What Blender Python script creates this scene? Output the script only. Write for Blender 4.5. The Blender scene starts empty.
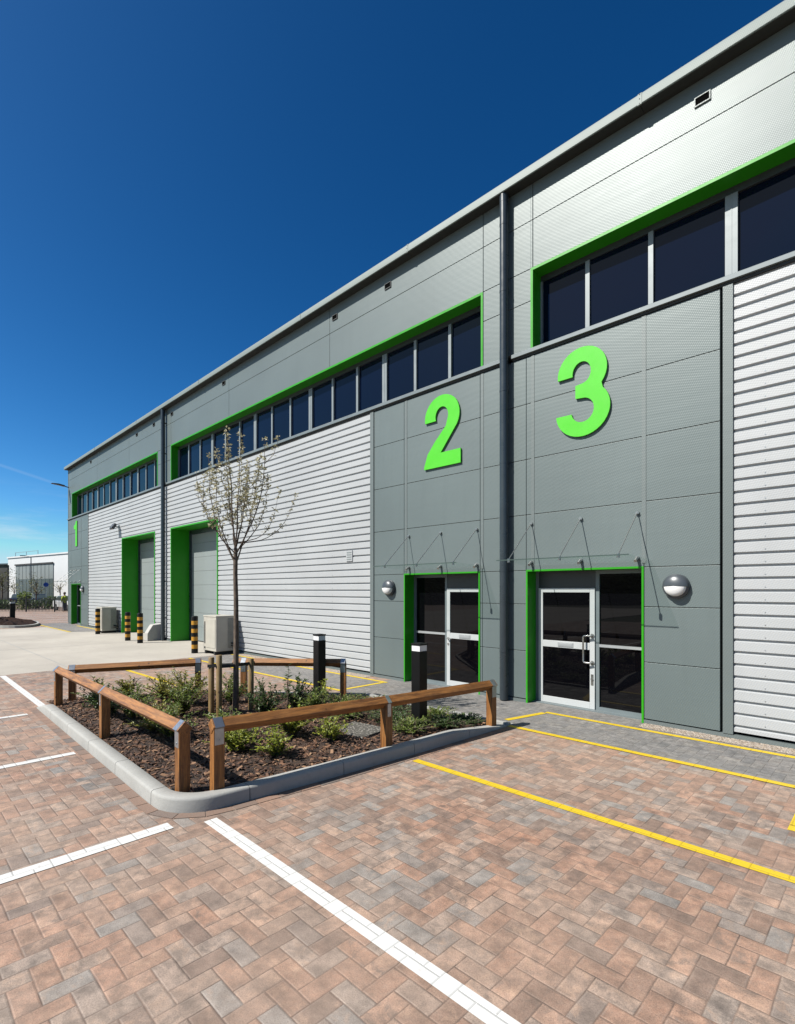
import bpy, bmesh, math, random
from mathutils import Vector, Matrix, noise
R = math.radians
random.seed(7)
S = bpy.context.scene
COL = S.collection

# ------------------------------------------------------------------ helpers
def xf(bm_v, m): return [m @ Vector(v) for v in bm_v]

class MB:
    """Collects boxes, prisms and tubes; build() links them as ONE mesh object."""
    def __init__(s): s.v = []; s.f = []; s.m = []; s.smooth = False
    def add(s, vs, fs, mi=0):
        o = len(s.v); s.v += [tuple(v) for v in vs]
        s.f += [tuple(i + o for i in f) for f in fs]; s.m += [mi] * len(fs)
    def box(s, x0, x1, y0, y1, z0, z1, mi=0):
        v = [(x0,y0,z0),(x1,y0,z0),(x1,y1,z0),(x0,y1,z0),(x0,y0,z1),(x1,y0,z1),(x1,y1,z1),(x0,y1,z1)]
        s.add(v, [(0,3,2,1),(4,5,6,7),(0,1,5,4),(1,2,6,5),(2,3,7,6),(3,0,4,7)], mi)
    def prism(s, pts, axis, a, b, mi=0):
        """pts: 2D polygon, extruded along axis from a to b. axis x: (y,z); y: (x,z); z: (x,y)"""
        def P(p, t):
            return {'x': (t, p[0], p[1]), 'y': (p[0], t, p[1]), 'z': (p[0], p[1], t)}[axis]
        n = len(pts)
        v = [P(p, a) for p in pts] + [P(p, b) for p in pts]
        f = [tuple(range(n - 1, -1, -1)), tuple(range(n, 2 * n))]
        f += [(i, (i + 1) % n, n + (i + 1) % n, n + i) for i in range(n)]
        s.add(v, f, mi)
    def tube(s, pts, rads, n=8, cap=True, mi=0):
        pts = [Vector(p) for p in pts]
        if not hasattr(rads, '__len__'): rads = [rads] * len(pts)
        o = len(s.v); fs = []
        up = None
        for i, p in enumerate(pts):
            d = (pts[min(i+1, len(pts)-1)] - pts[max(i-1, 0)]).normalized()
            if up is None:
                up = Vector((0,0,1)) if abs(d.z) < .9 else Vector((1,0,0))
            a = (up - d * up.dot(d)).normalized(); b = d.cross(a); up = a
            for k in range(n):
                t = 2 * math.pi * k / n
                s.v.append(tuple(p + (a * math.cos(t) + b * math.sin(t)) * rads[i]))
        for i in range(len(pts) - 1):
            for k in range(n):
                k2 = (k + 1) % n
                fs.append((o+i*n+k, o+i*n+k2, o+(i+1)*n+k2, o+(i+1)*n+k))
        if cap:
            fs.append(tuple(o + k for k in range(n - 1, -1, -1)))
            e = o + (len(pts)-1) * n
            fs.append(tuple(e + k for k in range(n)))
        s.f += fs; s.m += [mi] * len(fs)
    def build(s, name, mats, parent=None, smooth=None, bevel=0, recalc=True):
        me = bpy.data.meshes.new(name)
        off = Vector((0,0,0)); p = parent
        while p is not None: off += p.location; p = p.parent
        me.from_pydata([tuple(Vector(v) - off) for v in s.v], [], s.f)
        if not isinstance(mats, (list, tuple)): mats = [mats]
        for m in mats: me.materials.append(m)
        for i, p in enumerate(me.polygons): p.material_index = s.m[i]
        if recalc:
            bm = bmesh.new(); bm.from_mesh(me)
            bmesh.ops.recalc_face_normals(bm, faces=bm.faces); bm.to_mesh(me); bm.free()
        if smooth:
            for p in me.polygons: p.use_smooth = True
            me.set_sharp_from_angle(angle=R(smooth))
        me.update()
        o = bpy.data.objects.new(name, me); COL.objects.link(o)
        if parent is not None: o.parent = parent
        if bevel:
            b = o.modifiers.new('bevel', 'BEVEL'); b.width = bevel; b.segments = 2
            b.limit_method = 'ANGLE'; b.angle_limit = R(40)
        return o

def tag(o, label=None, cat=None, group=None, kind=None):
    for k, v in (('label', label), ('category', cat), ('group', group), ('kind', kind)):
        if v: o[k] = v
    return o
def thing(name, label, cat, loc=(0,0,0), group=None, rz=0):
    o = bpy.data.objects.new(name, None); COL.objects.link(o)
    o.location = loc; o.rotation_euler = (0,0,rz); o.empty_display_size = .2
    return tag(o, label, cat, group)
def structure(o): o['kind'] = 'structure'; return o
def copy_tree(o, parent=None):
    c = o.copy(); COL.objects.link(c); c.parent = parent
    for ch in list(o.children): copy_tree(ch, c)
    return c

# camera frame (used to turn distances in front of the camera into places far off)
D1 = Vector((-0.71224, 0.70194)); NV = Vector((0.70194, 0.71224)); FPX = 514.945; CX = 397.5; HY = 590.; EYE = 2.0
def far(px, Z):
    p = Vector(((px - CX) / FPX * Z, Z)); return (-p.dot(D1), p.dot(NV))

# ------------------------------------------------------------------ materials
ALB = .81     # one overall reflectance level for every surface
class NT:
    def __init__(s, name):
        s.mat = bpy.data.materials.new(name); s.mat.use_nodes = True
        s.t = s.mat.node_tree; s.b = s.t.nodes['Principled BSDF']; s.out = s.t.nodes['Material Output']
    def n(s, typ, **kw):
        nd = s.t.nodes.new(typ)
        for k, v in kw.items(): setattr(nd, k, v)
        return nd
    def l(s, a, b): s.t.links.new(a, b)
    def set(s, sock, v):
        if hasattr(v, 'is_linked') or isinstance(v, bpy.types.NodeSocket): s.l(v, sock)
        else: sock.default_value = v
    def math(s, op, a, b=None, c=None, clamp=False):
        nd = s.n('ShaderNodeMath', operation=op, use_clamp=clamp)
        s.set(nd.inputs[0], a)
        if b is not None: s.set(nd.inputs[1], b)
        if c is not None: s.set(nd.inputs[2], c)
        return nd.outputs[0]
    def mix(s, fac, a, b, blend='MIX'):
        nd = s.n('ShaderNodeMix', data_type='RGBA', blend_type=blend)
        s.set(nd.inputs[0], fac); s.set(nd.inputs[6], a); s.set(nd.inputs[7], b)
        return nd.outputs[2]
    def ramp(s, fac, stops, interp='LINEAR'):
        nd = s.n('ShaderNodeValToRGB'); nd.color_ramp.interpolation = interp
        e = nd.color_ramp.elements
        while len(e) < len(stops): e.new(.5)
        for i, (p, c) in enumerate(stops):
            e[i].position = p; e[i].color = (*c, 1) if len(c) == 3 else c
        s.l(fac, nd.inputs[0]); return nd.outputs[0]
    def rng(s, v, a, b, c=0., d=1.):
        nd = s.n('ShaderNodeMapRange', clamp=True)
        s.set(nd.inputs[0], v)
        for i, q in enumerate((a, b, c, d)): nd.inputs[i+1].default_value = q
        return nd.outputs[0]
    def coord(s, kind='Object'):
        return s.n('ShaderNodeTexCoord').outputs[kind]
    def noise(s, vec, scale, detail=4, rough=.55, out=0, dist=0):
        nd = s.n('ShaderNodeTexNoise'); nd.inputs['Scale'].default_value = scale
        nd.inputs['Detail'].default_value = detail; nd.inputs['Roughness'].default_value = rough
        nd.inputs['Distortion'].default_value = dist
        s.l(vec, nd.inputs['Vector']); return nd.outputs[out]
    def scale(s, vec, sc):
        nd = s.n('ShaderNodeMapping'); nd.inputs['Scale'].default_value = sc
        s.l(vec, nd.inputs['Vector']); return nd.outputs[0]
    def bump(s, h, dist, strength=1.):
        nd = s.n('ShaderNodeBump'); nd.inputs['Strength'].default_value = strength
        nd.inputs['Distance'].default_value = dist
        s.l(h, nd.inputs['Height']); s.l(nd.outputs[0], s.b.inputs['Normal']); return nd
    def base(s, v):
        if isinstance(v, tuple): s.b.inputs['Base Color'].default_value = tuple(x*ALB for x in v[:3]) + (1,)
        else: s.l(s.mix(1., v, (ALB, ALB, ALB, 1), 'MULTIPLY'), s.b.inputs['Base Color'])
    def rough(s, v): s.set(s.b.inputs['Roughness'], v)

def plain(name, col, rough=.5, metal=0., vary=.12, vscale=3., bump=0., bscale=60., spec=None):
    """painted / moulded surface with a little real unevenness in colour and gloss"""
    m = NT(name); c = m.coord()
    nz = m.noise(c, vscale, 5)
    m.base(m.mix(m.rng(nz, .3, .7), tuple(x * (1 - vary) for x in col) + (1,), tuple(min(1, x * (1 + vary)) for x in col) + (1,)))
    m.rough(m.rng(m.noise(c, vscale * 2.3, 4), .3, .7, rough * .85, min(1, rough * 1.15)))
    m.b.inputs['Metallic'].default_value = metal
    if spec is not None: m.b.inputs['Specular IOR Level'].default_value = spec
    if bump: m.bump(m.noise(c, bscale, 4), bump)
    return m.mat

PAV = 0.1136   # paver module
def herring(m):
    """90 degree herringbone of 2:1 blocks in world metres -> (edge distance, id value 0..1, second id value)"""
    sep = m.n('ShaderNodeSeparateXYZ'); m.l(m.coord(), sep.inputs[0])
    wob = m.noise(m.coord(), 3.1, 2)
    w = m.math('MULTIPLY', m.math('SUBTRACT', wob, .5), .09)
    a = m.math('ADD', m.math('DIVIDE', sep.outputs[1], -PAV), w)
    b = m.math('ADD', m.math('DIVIDE', sep.outputs[0], PAV), w)
    i = m.math('FLOOR', a); j = m.math('FLOOR', b)
    fa = m.math('SUBTRACT', a, i); fb = m.math('SUBTRACT', b, j)
    k = m.math('FLOORED_MODULO', m.math('SUBTRACT', i, j), 4.)
    is1 = m.math('COMPARE', k, 1., .1); is2 = m.math('COMPARE', k, 2., .1)
    H = m.math('LESS_THAN', k, 1.5)
    uh = m.math('ADD', fa, is1); vv = m.math('ADD', fb, is2)
    def edge(u, v):   # u in 0..2, v in 0..1
        eu = m.math('MINIMUM', u, m.math('SUBTRACT', 2., u)); ev = m.math('MINIMUM', v, m.math('SUBTRACT', 1., v))
        return m.math('MINIMUM', eu, ev)
    eh = edge(uh, fb); evv = edge(vv, fa)
    e = m.math('ADD', m.math('MULTIPLY', eh, H), m.math('MULTIPLY', evv, m.math('SUBTRACT', 1., H)))
    cmb = m.n('ShaderNodeCombineXYZ')
    m.l(m.math('SUBTRACT', i, is1), cmb.inputs[0]); m.l(m.math('SUBTRACT', j, is2), cmb.inputs[1])
    wn = m.n('ShaderNodeTexWhiteNoise', noise_dimensions='2D'); m.l(cmb.outputs[0], wn.inputs['Vector'])
    sp = m.n('ShaderNodeSeparateColor'); m.l(wn.outputs['Color'], sp.inputs[0])
    return e, wn.outputs['Value'], sp.outputs[0], sp.outputs[1], cmb.outputs[0]

def paver(name, stops, joint, contrast=1., rough=.8):
    m = NT(name); grey = 'grey' in name
    pale, dusty, brown = ((.25,.245,.235), (.24,.235,.225), (.10,.098,.096)) if grey else ((.40,.275,.20), (.36,.27,.21), (.07,.05,.042))
    e, r1, r2, r3, idv = herring(m)
    c = m.coord()
    # deliveries were laid in drifts: neighbouring blocks share a hue
    drift = m.noise(m.scale(idv, (.16,.16,.16)), 1.0, 3, .6)
    pick = m.math('ADD', m.math('MULTIPLY', r1, .78), m.math('MULTIPLY', m.math('SUBTRACT', drift, .38), .95))
    col = m.ramp(pick, stops)
    fine = m.noise(c, 34, 6, .7)
    col = m.mix(m.math('MULTIPLY', m.rng(fine, .35, .75), .38), col, ((.22,.22,.215,1) if grey else (.26,.215,.18,1)))
    vo = m.n('ShaderNodeVectorMath', operation='MULTIPLY_ADD'); m.l(idv, vo.inputs[0]); vo.inputs[1].default_value = (.37,.53,.71); m.l(c, vo.inputs[2])
    brin = m.noise(vo.outputs[0], 11, 5, .65, dist=.5)
    col = m.mix(m.math('MULTIPLY', m.rng(brin, .47, .64), m.rng(r2, .1, .9, 0, .72)), col, (.115,.098,.088,1))
    col = m.mix(m.math('MULTIPLY', m.rng(brin, .50, .32), m.rng(r3, .15, .9, 0, .65)), col, (*pale,1))
    grain = m.noise(c, 130, 3, .7)
    col = m.mix(1., col, m.ramp(grain, [(.28,(.60,.58,.57)),(.5,(1.,1.,1.)),(.74,(1.34,1.32,1.30))]), 'MULTIPLY')
    within = m.noise(c, 9, 3, .6)
    col = m.mix(1., col, m.ramp(within, [(.3,(.62,.61,.60)),(.7,(1.32,1.27,1.22))]), 'MULTIPLY')
    pit = m.noise(c, 170, 3, .6)
    col = m.mix(m.rng(pit, .60, .72), col, (.055,.045,.04,1))
    dust = m.rng(m.noise(c, .42, 5, .62), .40, .66)
    col = m.mix(m.math('MULTIPLY', dust, .36), col, (*dusty,1))
    dark = m.rng(m.noise(c, .9, 4, .6, dist=.6), .55, .75)
    col = m.mix(m.math('MULTIPLY', dark, .40), col, (*brown,1))
    sp_ = m.n('ShaderNodeTexVoronoi'); sp_.inputs['Scale'].default_value = 1.7; m.l(c, sp_.inputs['Vector'])
    spot = m.math('MULTIPLY', m.rng(m.math('ADD', sp_.outputs['Distance'], m.math('MULTIPLY', m.noise(c, 25, 3), .05)), .075, .045), .6)
    col = m.mix(m.math('MULTIPLY', spot, m.rng(m.noise(c, .8, 2), .5, .6)), col, (.055,.045,.04,1))
    # sanded joints and pale worn arrises
    jt = m.rng(m.math('ADD', e, m.math('MULTIPLY', m.math('SUBTRACT', m.noise(c, 45, 3), .5), .04)), .012, .046)
    arr = m.math('MULTIPLY', m.rng(e, .04, .06), m.rng(e, .13, .07))
    col = m.mix(m.math('MULTIPLY', arr, m.rng(m.noise(c, 6, 3), .45, .7, 0, .30)), col, (.32,.27,.235,1))
    jt = m.math('SUBTRACT', 1., m.math('MULTIPLY', m.math('SUBTRACT', 1., jt), m.rng(m.noise(c, 5.5, 4, .7), .34, .66, .30, 1.)))
    jn = m.mix(m.rng(m.noise(c, 2.0, 3), .35, .65), (*joint,1), (joint[0]*3.0, joint[1]*2.8, joint[2]*2.6, 1))
    col = m.mix(jt, jn, col)
    m.base(col); m.rough(m.rng(r3, 0, 1, rough - .12, rough + .1))
    h = m.math('ADD', m.math('MULTIPLY', m.rng(e, .01, .085), .6), m.math('MULTIPLY', fine, .34))
    h = m.math('ADD', h, m.math('MULTIPLY', r2, .3)); h = m.math('ADD', h, m.math('MULTIPLY', grain, .22))
    m.bump(h, .0045, .75)
    return m.mat

def paint_on_pavers(name, col, worn):
    m = NT(name); e, r1, r2, r3, idv = herring(m); c = m.coord()
    fine = m.noise(c, 40, 6, .7)
    cc = m.mix(m.rng(fine, .35, .7), tuple(x*.93 for x in col)+(1,), (*col,1))
    jt = m.rng(e, .006, .026)
    cc = m.mix(jt, tuple(x*.62 for x in col)+(1,), cc)
    sc = m.noise(c, 14, 6, .75)
    cc = m.mix(m.math('MULTIPLY', m.rng(sc, .60, .70), worn), cc, (.19,.125,.095,1))
    m.base(cc); m.rough(.6)
    m.bump(m.math('ADD', m.rng(e, .01, .08), m.math('MULTIPLY', fine, .25)), .004, .8)
    return m.mat

M = {}
RED = [(0.0, (0.118, 0.117, 0.118)), (0.12, (0.223, 0.22, 0.215)), (0.24, (0.16, 0.11, 0.089)), (0.38, (0.247, 0.149, 0.108)), (0.5, (0.315, 0.182, 0.128)), (0.62, (0.288, 0.207, 0.165)), (0.74, (0.256, 0.221, 0.198)), (0.86, (0.362, 0.246, 0.187)), (1.0, (0.313, 0.162, 0.105))]
GRY = [(0.0, (0.105, 0.108, 0.112)), (0.4, (0.143, 0.143, 0.146)), (0.7, (0.174, 0.171, 0.167)), (1.0, (0.205, 0.198, 0.186))]
M['pav_red'] = paver('red_block_paving', RED, (.062,.046,.038))
M['pav_grey'] = paver('grey_block_paving', GRY, (.04,.039,.038))
M['white_line'] = paint_on_pavers('white_road_paint', (.60,.60,.585), .35)
M['yellow_line'] = paint_on_pavers('yellow_road_paint', (.58,.41,.010), .5)

def concrete_mat(name, col, sc=1.):
    m = NT(name); c = m.coord()
    big = m.noise(c, .35*sc, 6, .6); mid = m.noise(c, 4*sc, 6, .65); fine = m.noise(c, 60, 5, .7)
    k = m.mix(m.rng(big, .35, .68), tuple(x*.84 for x in col)+(1,), tuple(min(1,x*1.06) for x in col)+(1,))
    k = m.mix(m.math('MULTIPLY', m.rng(mid, .5, .75), .35), k, tuple(x*.66 for x in col)+(1,))
    k = m.mix(m.math('MULTIPLY', m.rng(fine, .55, .75), .3), k, tuple(x*.6 for x in col)+(1,))
    m.base(k); m.rough(.85)
    m.bump(m.math('ADD', fine, m.math('MULTIPLY', mid, .4)), .003, .7)
    return m.mat
M['yard'] = concrete_mat('yard_concrete', (.39,.36,.315))
M['kerb'] = concrete_mat('kerb_concrete', (.33,.33,.315), 3.)
M['block'] = concrete_mat('cast_concrete', (.40,.39,.37), 2.)

def ground_mat():
    m = NT('ground_far'); c = m.coord()
    k = m.mix(m.rng(m.noise(c, .02, 5), .4, .6), (.07,.07,.065,1), (.06,.08,.03,1))
    k = m.mix(m.math('MULTIPLY', m.noise(c, 1.3, 6), .5), k, (.10,.09,.07,1))
    m.base(k); m.rough(.95); return m.mat
M['ground'] = ground_mat()

def gravel_mat():
    m = NT('gravel'); c = m.coord()
    v = m.n('ShaderNodeTexVoronoi'); v.inputs['Scale'].default_value = 42; m.l(c, v.inputs['Vector'])
    sp = m.n('ShaderNodeSeparateColor'); m.l(v.outputs['Color'], sp.inputs[0])
    k = m.ramp(sp.outputs[0], [(0,(.19,.14,.10)),(.35,(.33,.265,.20)),(.7,(.43,.37,.31)),(1,(.27,.24,.22))])
    m.base(k); m.rough(.85); m.bump(m.rng(v.outputs['Distance'], 0, .7, 1, 0), .015, 1); return m.mat
M['gravel'] = gravel_mat()

def panel_mat(name, col, rough=.46, metal=.12):
    """coated steel panel: finely embossed skin, slight oil-canning"""
    m = NT(name); c = m.coord()
    big = m.noise(c, .5, 4, .5); streak = m.noise(m.scale(c, (3.2,1,.28)), 1.6, 4, .55)
    k = m.mix(m.rng(big, .35, .65), tuple(x*.95 for x in col)+(1,), tuple(x*1.05 for x in col)+(1,))
    k = m.mix(m.math('MULTIPLY', m.rng(streak, .52, .72), .12), k, tuple(x*.72 for x in col)+(1,))
    m.base(k); m.b.inputs['Metallic'].default_value = metal
    m.rough(m.rng(m.noise(c, .8, 3), .3, .7, rough*.97, rough*1.03))
    # stucco embossing plus long shallow waves of the sheet
    sep = m.n('ShaderNodeSeparateXYZ'); m.l(c, sep.inputs[0])
    ex = m.math('SINE', m.math('MULTIPLY', m.math('ADD', sep.outputs[0], m.math('MULTIPLY', sep.outputs[2], .55)), 150.))
    ez = m.math('SINE', m.math('MULTIPLY', m.math('SUBTRACT', sep.outputs[2], m.math('MULTIPLY', sep.outputs[0], .3)), 190.))
    emb = m.math('MULTIPLY', ex, ez)
    wave = m.noise(m.scale(c, (.5,1,5.)), 1.2, 3)
    h = m.math('ADD', m.math('MULTIPLY', emb, .0010), m.math('MULTIPLY', wave, .0030))
    m.bump(h, 1., .55)
    return m.mat
M['panel'] = panel_mat('grey_coated_panel', (.115,.145,.146), .47, .12)
M['trim'] = panel_mat('grey_coated_trim', (.125,.15,.15), .5, .12)
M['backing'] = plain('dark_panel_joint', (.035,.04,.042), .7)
M['clad'] = panel_mat('silver_profiled_cladding', (.385,.40,.41), .5, .05)
M['gutter'] = panel_mat('grey_eaves_metal', (.140,.175,.167), .6, .05)
M['soffit_shade'] = plain('soffit_painted_shade', (.02,.024,.023), .7)  # near black: the shade under the gutter is in this colour
M['pipe'] = plain('dark_grey_pipe', (.032,.042,.050), .3, .1)
M['green'] = plain('bright_green_paint', (.024,.28,.007), .42, 0, .05, spec=.35)
M['number'] = plain('lime_green_acrylic', (.075,.50,.025), .45, 0, .03, spec=.3)
M['frame'] = plain('silver_aluminium_frame', (.40,.42,.43), .35, .35, .05)
M['mull'] = plain('grey_mullion', (.20,.23,.24), .45, .1, .05)
M['head_shade'] = plain('head_painted_shade', (.035,.043,.046), .4, .0, .05)  # shade under the window and door heads put into the colour
M['gframe'] = plain('grey_window_frame', (.15,.18,.19), .45, .1, .06)
M['white_metal'] = plain('white_door_frame', (.47,.49,.495), .35, .1, .04)
M['steel'] = plain('brushed_steel', (.45,.45,.44), .28, .9, .05)
M['galv'] = plain('galvanised_steel', (.42,.45,.48), .33, .85, .15, 14.)
M['black'] = plain('black_powder_coat', (.005,.005,.0055), .4, spec=.25)
M['rubber'] = plain('black_rubber', (.014,.014,.014), .7)
M['shutter'] = panel_mat('shutter_steel', (.22,.25,.25), .5, .08)
M['diffuser'] = plain('white_diffuser', (.72,.72,.72), .35, 0, .02)
M['hood'] = plain('grey_lamp_hood', (.06,.07,.08), .35, .15, .05)
M['ac'] = plain('ivory_cabinet', (.41,.39,.34), .42, 0, .08)
M['ac_dark'] = plain('grille_dark', (.05,.05,.05), .5)
M['fin'] = plain('condenser_fins', (.13,.135,.135), .4, .6)
M['bol_yellow'] = plain('bollard_yellow', (.46,.22,.012), .45, 0, .12, 8)
M['white_wall'] = plain('white_shed_sheet', (.60,.61,.62), .5, 0, .03, .2)
M['shed_grey'] = plain('shed_grey_sheet', (.22,.245,.245), .5, .1, .08, .2)
M['shed_dark'] = plain('shed_dark_glazing', (.06,.08,.08), .25, .0, .2, .3)
M['dark_wall'] = plain('dark_cladding', (.03,.027,.026), .6, 0, .2, .3)
M['fence'] = plain('black_fence_paint', (.018,.02,.02), .45)
M['tyre'] = plain('tyre_rubber', (.02,.02,.02), .8)
M['car_white'] = plain('white_car_paint', (.5,.51,.52), .2)
M['car_blue'] = plain('dark_blue_car_paint', (.02,.035,.075), .2)
M['car_red'] = plain('red_lens', (.35,.02,.02), .2)
M['hivis'] = plain('hi_vis_yellow', (.45,.56,.03), .7)
M['cloth_dark'] = plain('navy_workwear', (.03,.035,.05), .85)
M['skin'] = plain('skin', (.34,.21,.15), .55)
M['hair'] = plain('brown_hair', (.05,.03,.02), .6)
M['blue_sign'] = plain('blue_sign_face', (.015,.08,.38), .4)

def glass_mat(name, col, rough=.015, spec=.5):
    m = NT(name); c = m.coord()
    m.base((*col,)); m.rough(rough); m.b.inputs['IOR'].default_value = 1.5; m.b.inputs['Specular IOR Level'].default_value = spec
    m.bump(m.noise(c, .9, 2), .004, .25)
    return m.mat
M['glass'] = glass_mat('dark_window_glass', (.002,.005,.017), spec=.19)
M['door_glass'] = glass_mat('dark_door_glass', (.002,.002,.003), spec=.24)

def clear_glass():
    m = NT('canopy_glass')
    tr = m.n('ShaderNodeBsdfTransparent'); tr.inputs[0].default_value = (.965,.985,.975,1)
    gl = m.n('ShaderNodeBsdfGlossy'); gl.inputs['Roughness'].default_value = .02
    mx = m.n('ShaderNodeMixShader'); mx.inputs[0].default_value = .05; m.l(tr.outputs[0], mx.inputs[1]); m.l(gl.outputs[0], mx.inputs[2])
    m.l(mx.outputs[0], m.out.inputs['Surface']); return m.mat
M['void'] = plain('dark_void', (.004,.004,.004), .95, spec=0.)
M['canopy'] = clear_glass()
M['edge'] = plain('green_glass_edge', (.05,.075,.068), .15)

def wood_mat(name, dark, light, axis):
    m = NT(name); c = m.coord()
    sc = {'x': (1.2,14,14), 'y': (14,1.2,14), 'z': (14,14,1.2)}[axis]
    g = m.noise(m.scale(c, sc), 2.2, 6, .6, dist=.7)
    k = m.mix(m.rng(g, .34, .66), (*dark,1), (*light,1))
    fine = m.noise(m.scale(c, tuple(x*5 for x in sc)), 2., 4, .6)
    k = m.mix(m.math('MULTIPLY', m.rng(fine, .5, .7), .35), k, tuple(x*.5 for x in dark)+(1,))
    v = m.n('ShaderNodeTexVoronoi'); v.inputs['Scale'].default_value = 4.5; m.l(c, v.inputs['Vector'])
    k = m.mix(m.rng(v.outputs['Distance'], .10, .05), k, (dark[0]*.4, dark[1]*.35, dark[2]*.3, 1))
    wea = m.noise(m.scale(c, (2.2,2.2,2.2)), 1.4, 5, .65)
    k = m.mix(m.rng(wea, .48, .72, 0, .35), k, (light[0]*1.15, light[1]*1.35, light[2]*1.9, 1))
    k = m.mix(m.rng(wea, .42, .28, 0, .5), k, tuple(x*.7 for x in dark)+(1,))
    m.base(k); m.rough(.6)
    m.bump(m.math('ADD', g, m.math('MULTIPLY', fine, .5)), .005, .8)
    return m.mat
WD, WL = (.105,.037,.007), (.335,.138,.030)
M['wood_x'] = wood_mat('stained_timber_rail', WD, WL, 'x')
M['wood_z'] = wood_mat('stained_timber_post', WD, WL, 'z')
M['stake'] = wood_mat('round_timber_stake', (.14,.082,.025), (.27,.18,.07), 'z')

def bark_mat():
    m = NT('tree_bark'); c = m.coord()
    g = m.noise(m.scale(c, (30,30,7)), 1.5, 5)
    k = m.mix(m.rng(g, .35, .65), (.045,.03,.02,1), (.15,.11,.08,1))
    m.base(k); m.rough(.8); m.bump(g, .006, .8); return m.mat
M['bark'] = bark_mat()

def leaf_mat(name, a, b, trans=.35):
    m = NT(name)
    g = m.n('ShaderNodeNewGeometry')
    r = g.outputs['Random Per Island']
    col = m.ramp(r, [(0., a), (.55, tuple((x+y)/2 for x, y in zip(a, b))), (1., b)])
    m.base(col); m.rough(.5)
    tl = m.n('ShaderNodeBsdfTranslucent'); m.l(col, tl.inputs[0])
    mx = m.n('ShaderNodeMixShader'); mx.inputs[0].default_value = trans
    m.l(m.b.outputs[0], mx.inputs[1]); m.l(tl.outputs[0], mx.inputs[2]); m.l(mx.outputs[0], m.out.inputs['Surface'])
    return m.mat
M['leaf_lime'] = leaf_mat('lime_green_leaves', (.12,.17,.02), (.38,.40,.05))
M['leaf_mid'] = leaf_mat('mid_green_leaves', (.055,.10,.018), (.22,.27,.05))
M['leaf_dark'] = leaf_mat('dark_green_leaves', (.022,.055,.014), (.09,.14,.035))
M['leaf_olive'] = leaf_mat('olive_leaves', (.11,.125,.02), (.36,.34,.06))
M['leaf_bud'] = leaf_mat('pale_spring_leaves', (.22,.21,.10), (.60,.56,.40), .3)
M['leaf_far'] = leaf_mat('far_leaves', (.05,.065,.02), (.16,.17,.05), .2)

def mulch_mats():
    m = NT('bark_mulch_bed'); c = m.coord()
    v = m.n('ShaderNodeTexVoronoi'); v.inputs['Scale'].default_value = 26; m.l(c, v.inputs['Vector'])
    sp = m.n('ShaderNodeSeparateColor'); m.l(v.outputs['Color'], sp.inputs[0])
    k = m.ramp(sp.outputs[0], [(0,(.014,.008,.005)),(.6,(.045,.022,.013)),(1,(.10,.055,.03))])
    m.base(k); m.rough(.9); m.bump(m.noise(c, 30, 5, .7), .04, 1.)
    f = NT('bark_chips'); g = f.n('ShaderNodeNewGeometry')
    k = f.ramp(g.outputs['Random Per Island'], [(0,(.013,.006,.004)),(.45,(.060,.026,.013)),(.8,(.150,.070,.034)),(1,(.30,.18,.10))])
    f.base(k); f.rough(.8)
    return m.mat, f.mat
M['mulch'], M['chip'] = mulch_mats()

M['soil'] = plain('dark_bark_soil', (.020,.010,.007), .95, 0, .5, 6, bump=.08, bscale=7, spec=.1)
def tread_mat():
    m = NT('speckled_cover'); c = m.coord()
    v = m.n('ShaderNodeTexVoronoi'); v.inputs['Scale'].default_value = 24; m.l(c, v.inputs['Vector'])
    k = m.ramp(v.outputs['Distance'], [(.15,(.27,.25,.22)),(.5,(.07,.065,.055))])
    m.base(k); m.rough(.7); m.bump(m.rng(v.outputs['Distance'], .1, .5, 1, 0), .01, 1.); return m.mat
M['cover'] = tread_mat()

# ------------------------------------------------------------------ ground
def sheet(name, poly, z, mat, kind='structure'):
    me = bpy.data.meshes.new(name); me.from_pydata([(x, y, z) for x, y in poly], [], [tuple(range(len(poly)))])
    me.materials.append(mat); o = bpy.data.objects.new(name, me); COL.objects.link(o)
    if me.polygons[0].normal.z < 0: me.flip_normals()
    o['kind'] = kind; return o
def rect(x0, x1, y0, y1): return [(x0,y0),(x1,y0),(x1,y1),(x0,y1)]
WY = 8.1                                     # the facade plane
sheet('ground', rect(-700, 500, -500, 700), -.030, M['ground'])
sheet('brick_paving', rect(-15.05, 14, -16, 9.2), 0., M['pav_red'])
sheet('concrete_yard', rect(-33.0, -15.062, -40, 9.2), .0, M['yard'])
sheet('far_brick_paving', [(-33.012,-40),(-33.012,60),(-90,60),(-90,-40)], -.004, M['pav_red'])
sheet('grey_paving_path', [(-8.15,6.5),(-4.3,6.5),(14,6.5),(14,9.1),(-8.15,9.1)], .004, M['pav_grey'])
sheet('grey_paving_strip', [(-14.9,6.5),(-8.16,6.5),(-8.16,7.72),(-14.9,7.72)], .004, M['pav_grey'])
sheet('grey_paving_strip', [(-36.5,6.5),(-28.3,6.5),(-27.6,8.08),(-36.5,8.08)], .004, M['pav_grey'])
sheet('gravel_margin', rect(-2.78, 14, 7.80, 8.12), .008, M['gravel'])
sheet('gravel_margin', rect(-14.9, -8.75, 7.80, 8.12), .008, M['gravel'])
eb_ = MB(); nn = 60  # unseen bank added behind the camera to darken door glass reflections
for k in range(nn+1):
    a = R(178 + 184*k/nn); hgt = 5.5 + 2.2*noise.noise(Vector((k*.5, 2, 0))) + 1.2*noise.noise(Vector((k*1.7, 5, 0)))
    for r_, z_ in ((58, -.02), (63, hgt*.7), (70, hgt), (95, -.02)): eb_.v.append((r_*math.cos(a), r_*math.sin(a), z_))
for k in range(nn):
    for q in range(3): eb_.f.append((k*4+q, k*4+q+1, (k+1)*4+q+1, (k+1)*4+q)); eb_.m.append(0)
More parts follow.
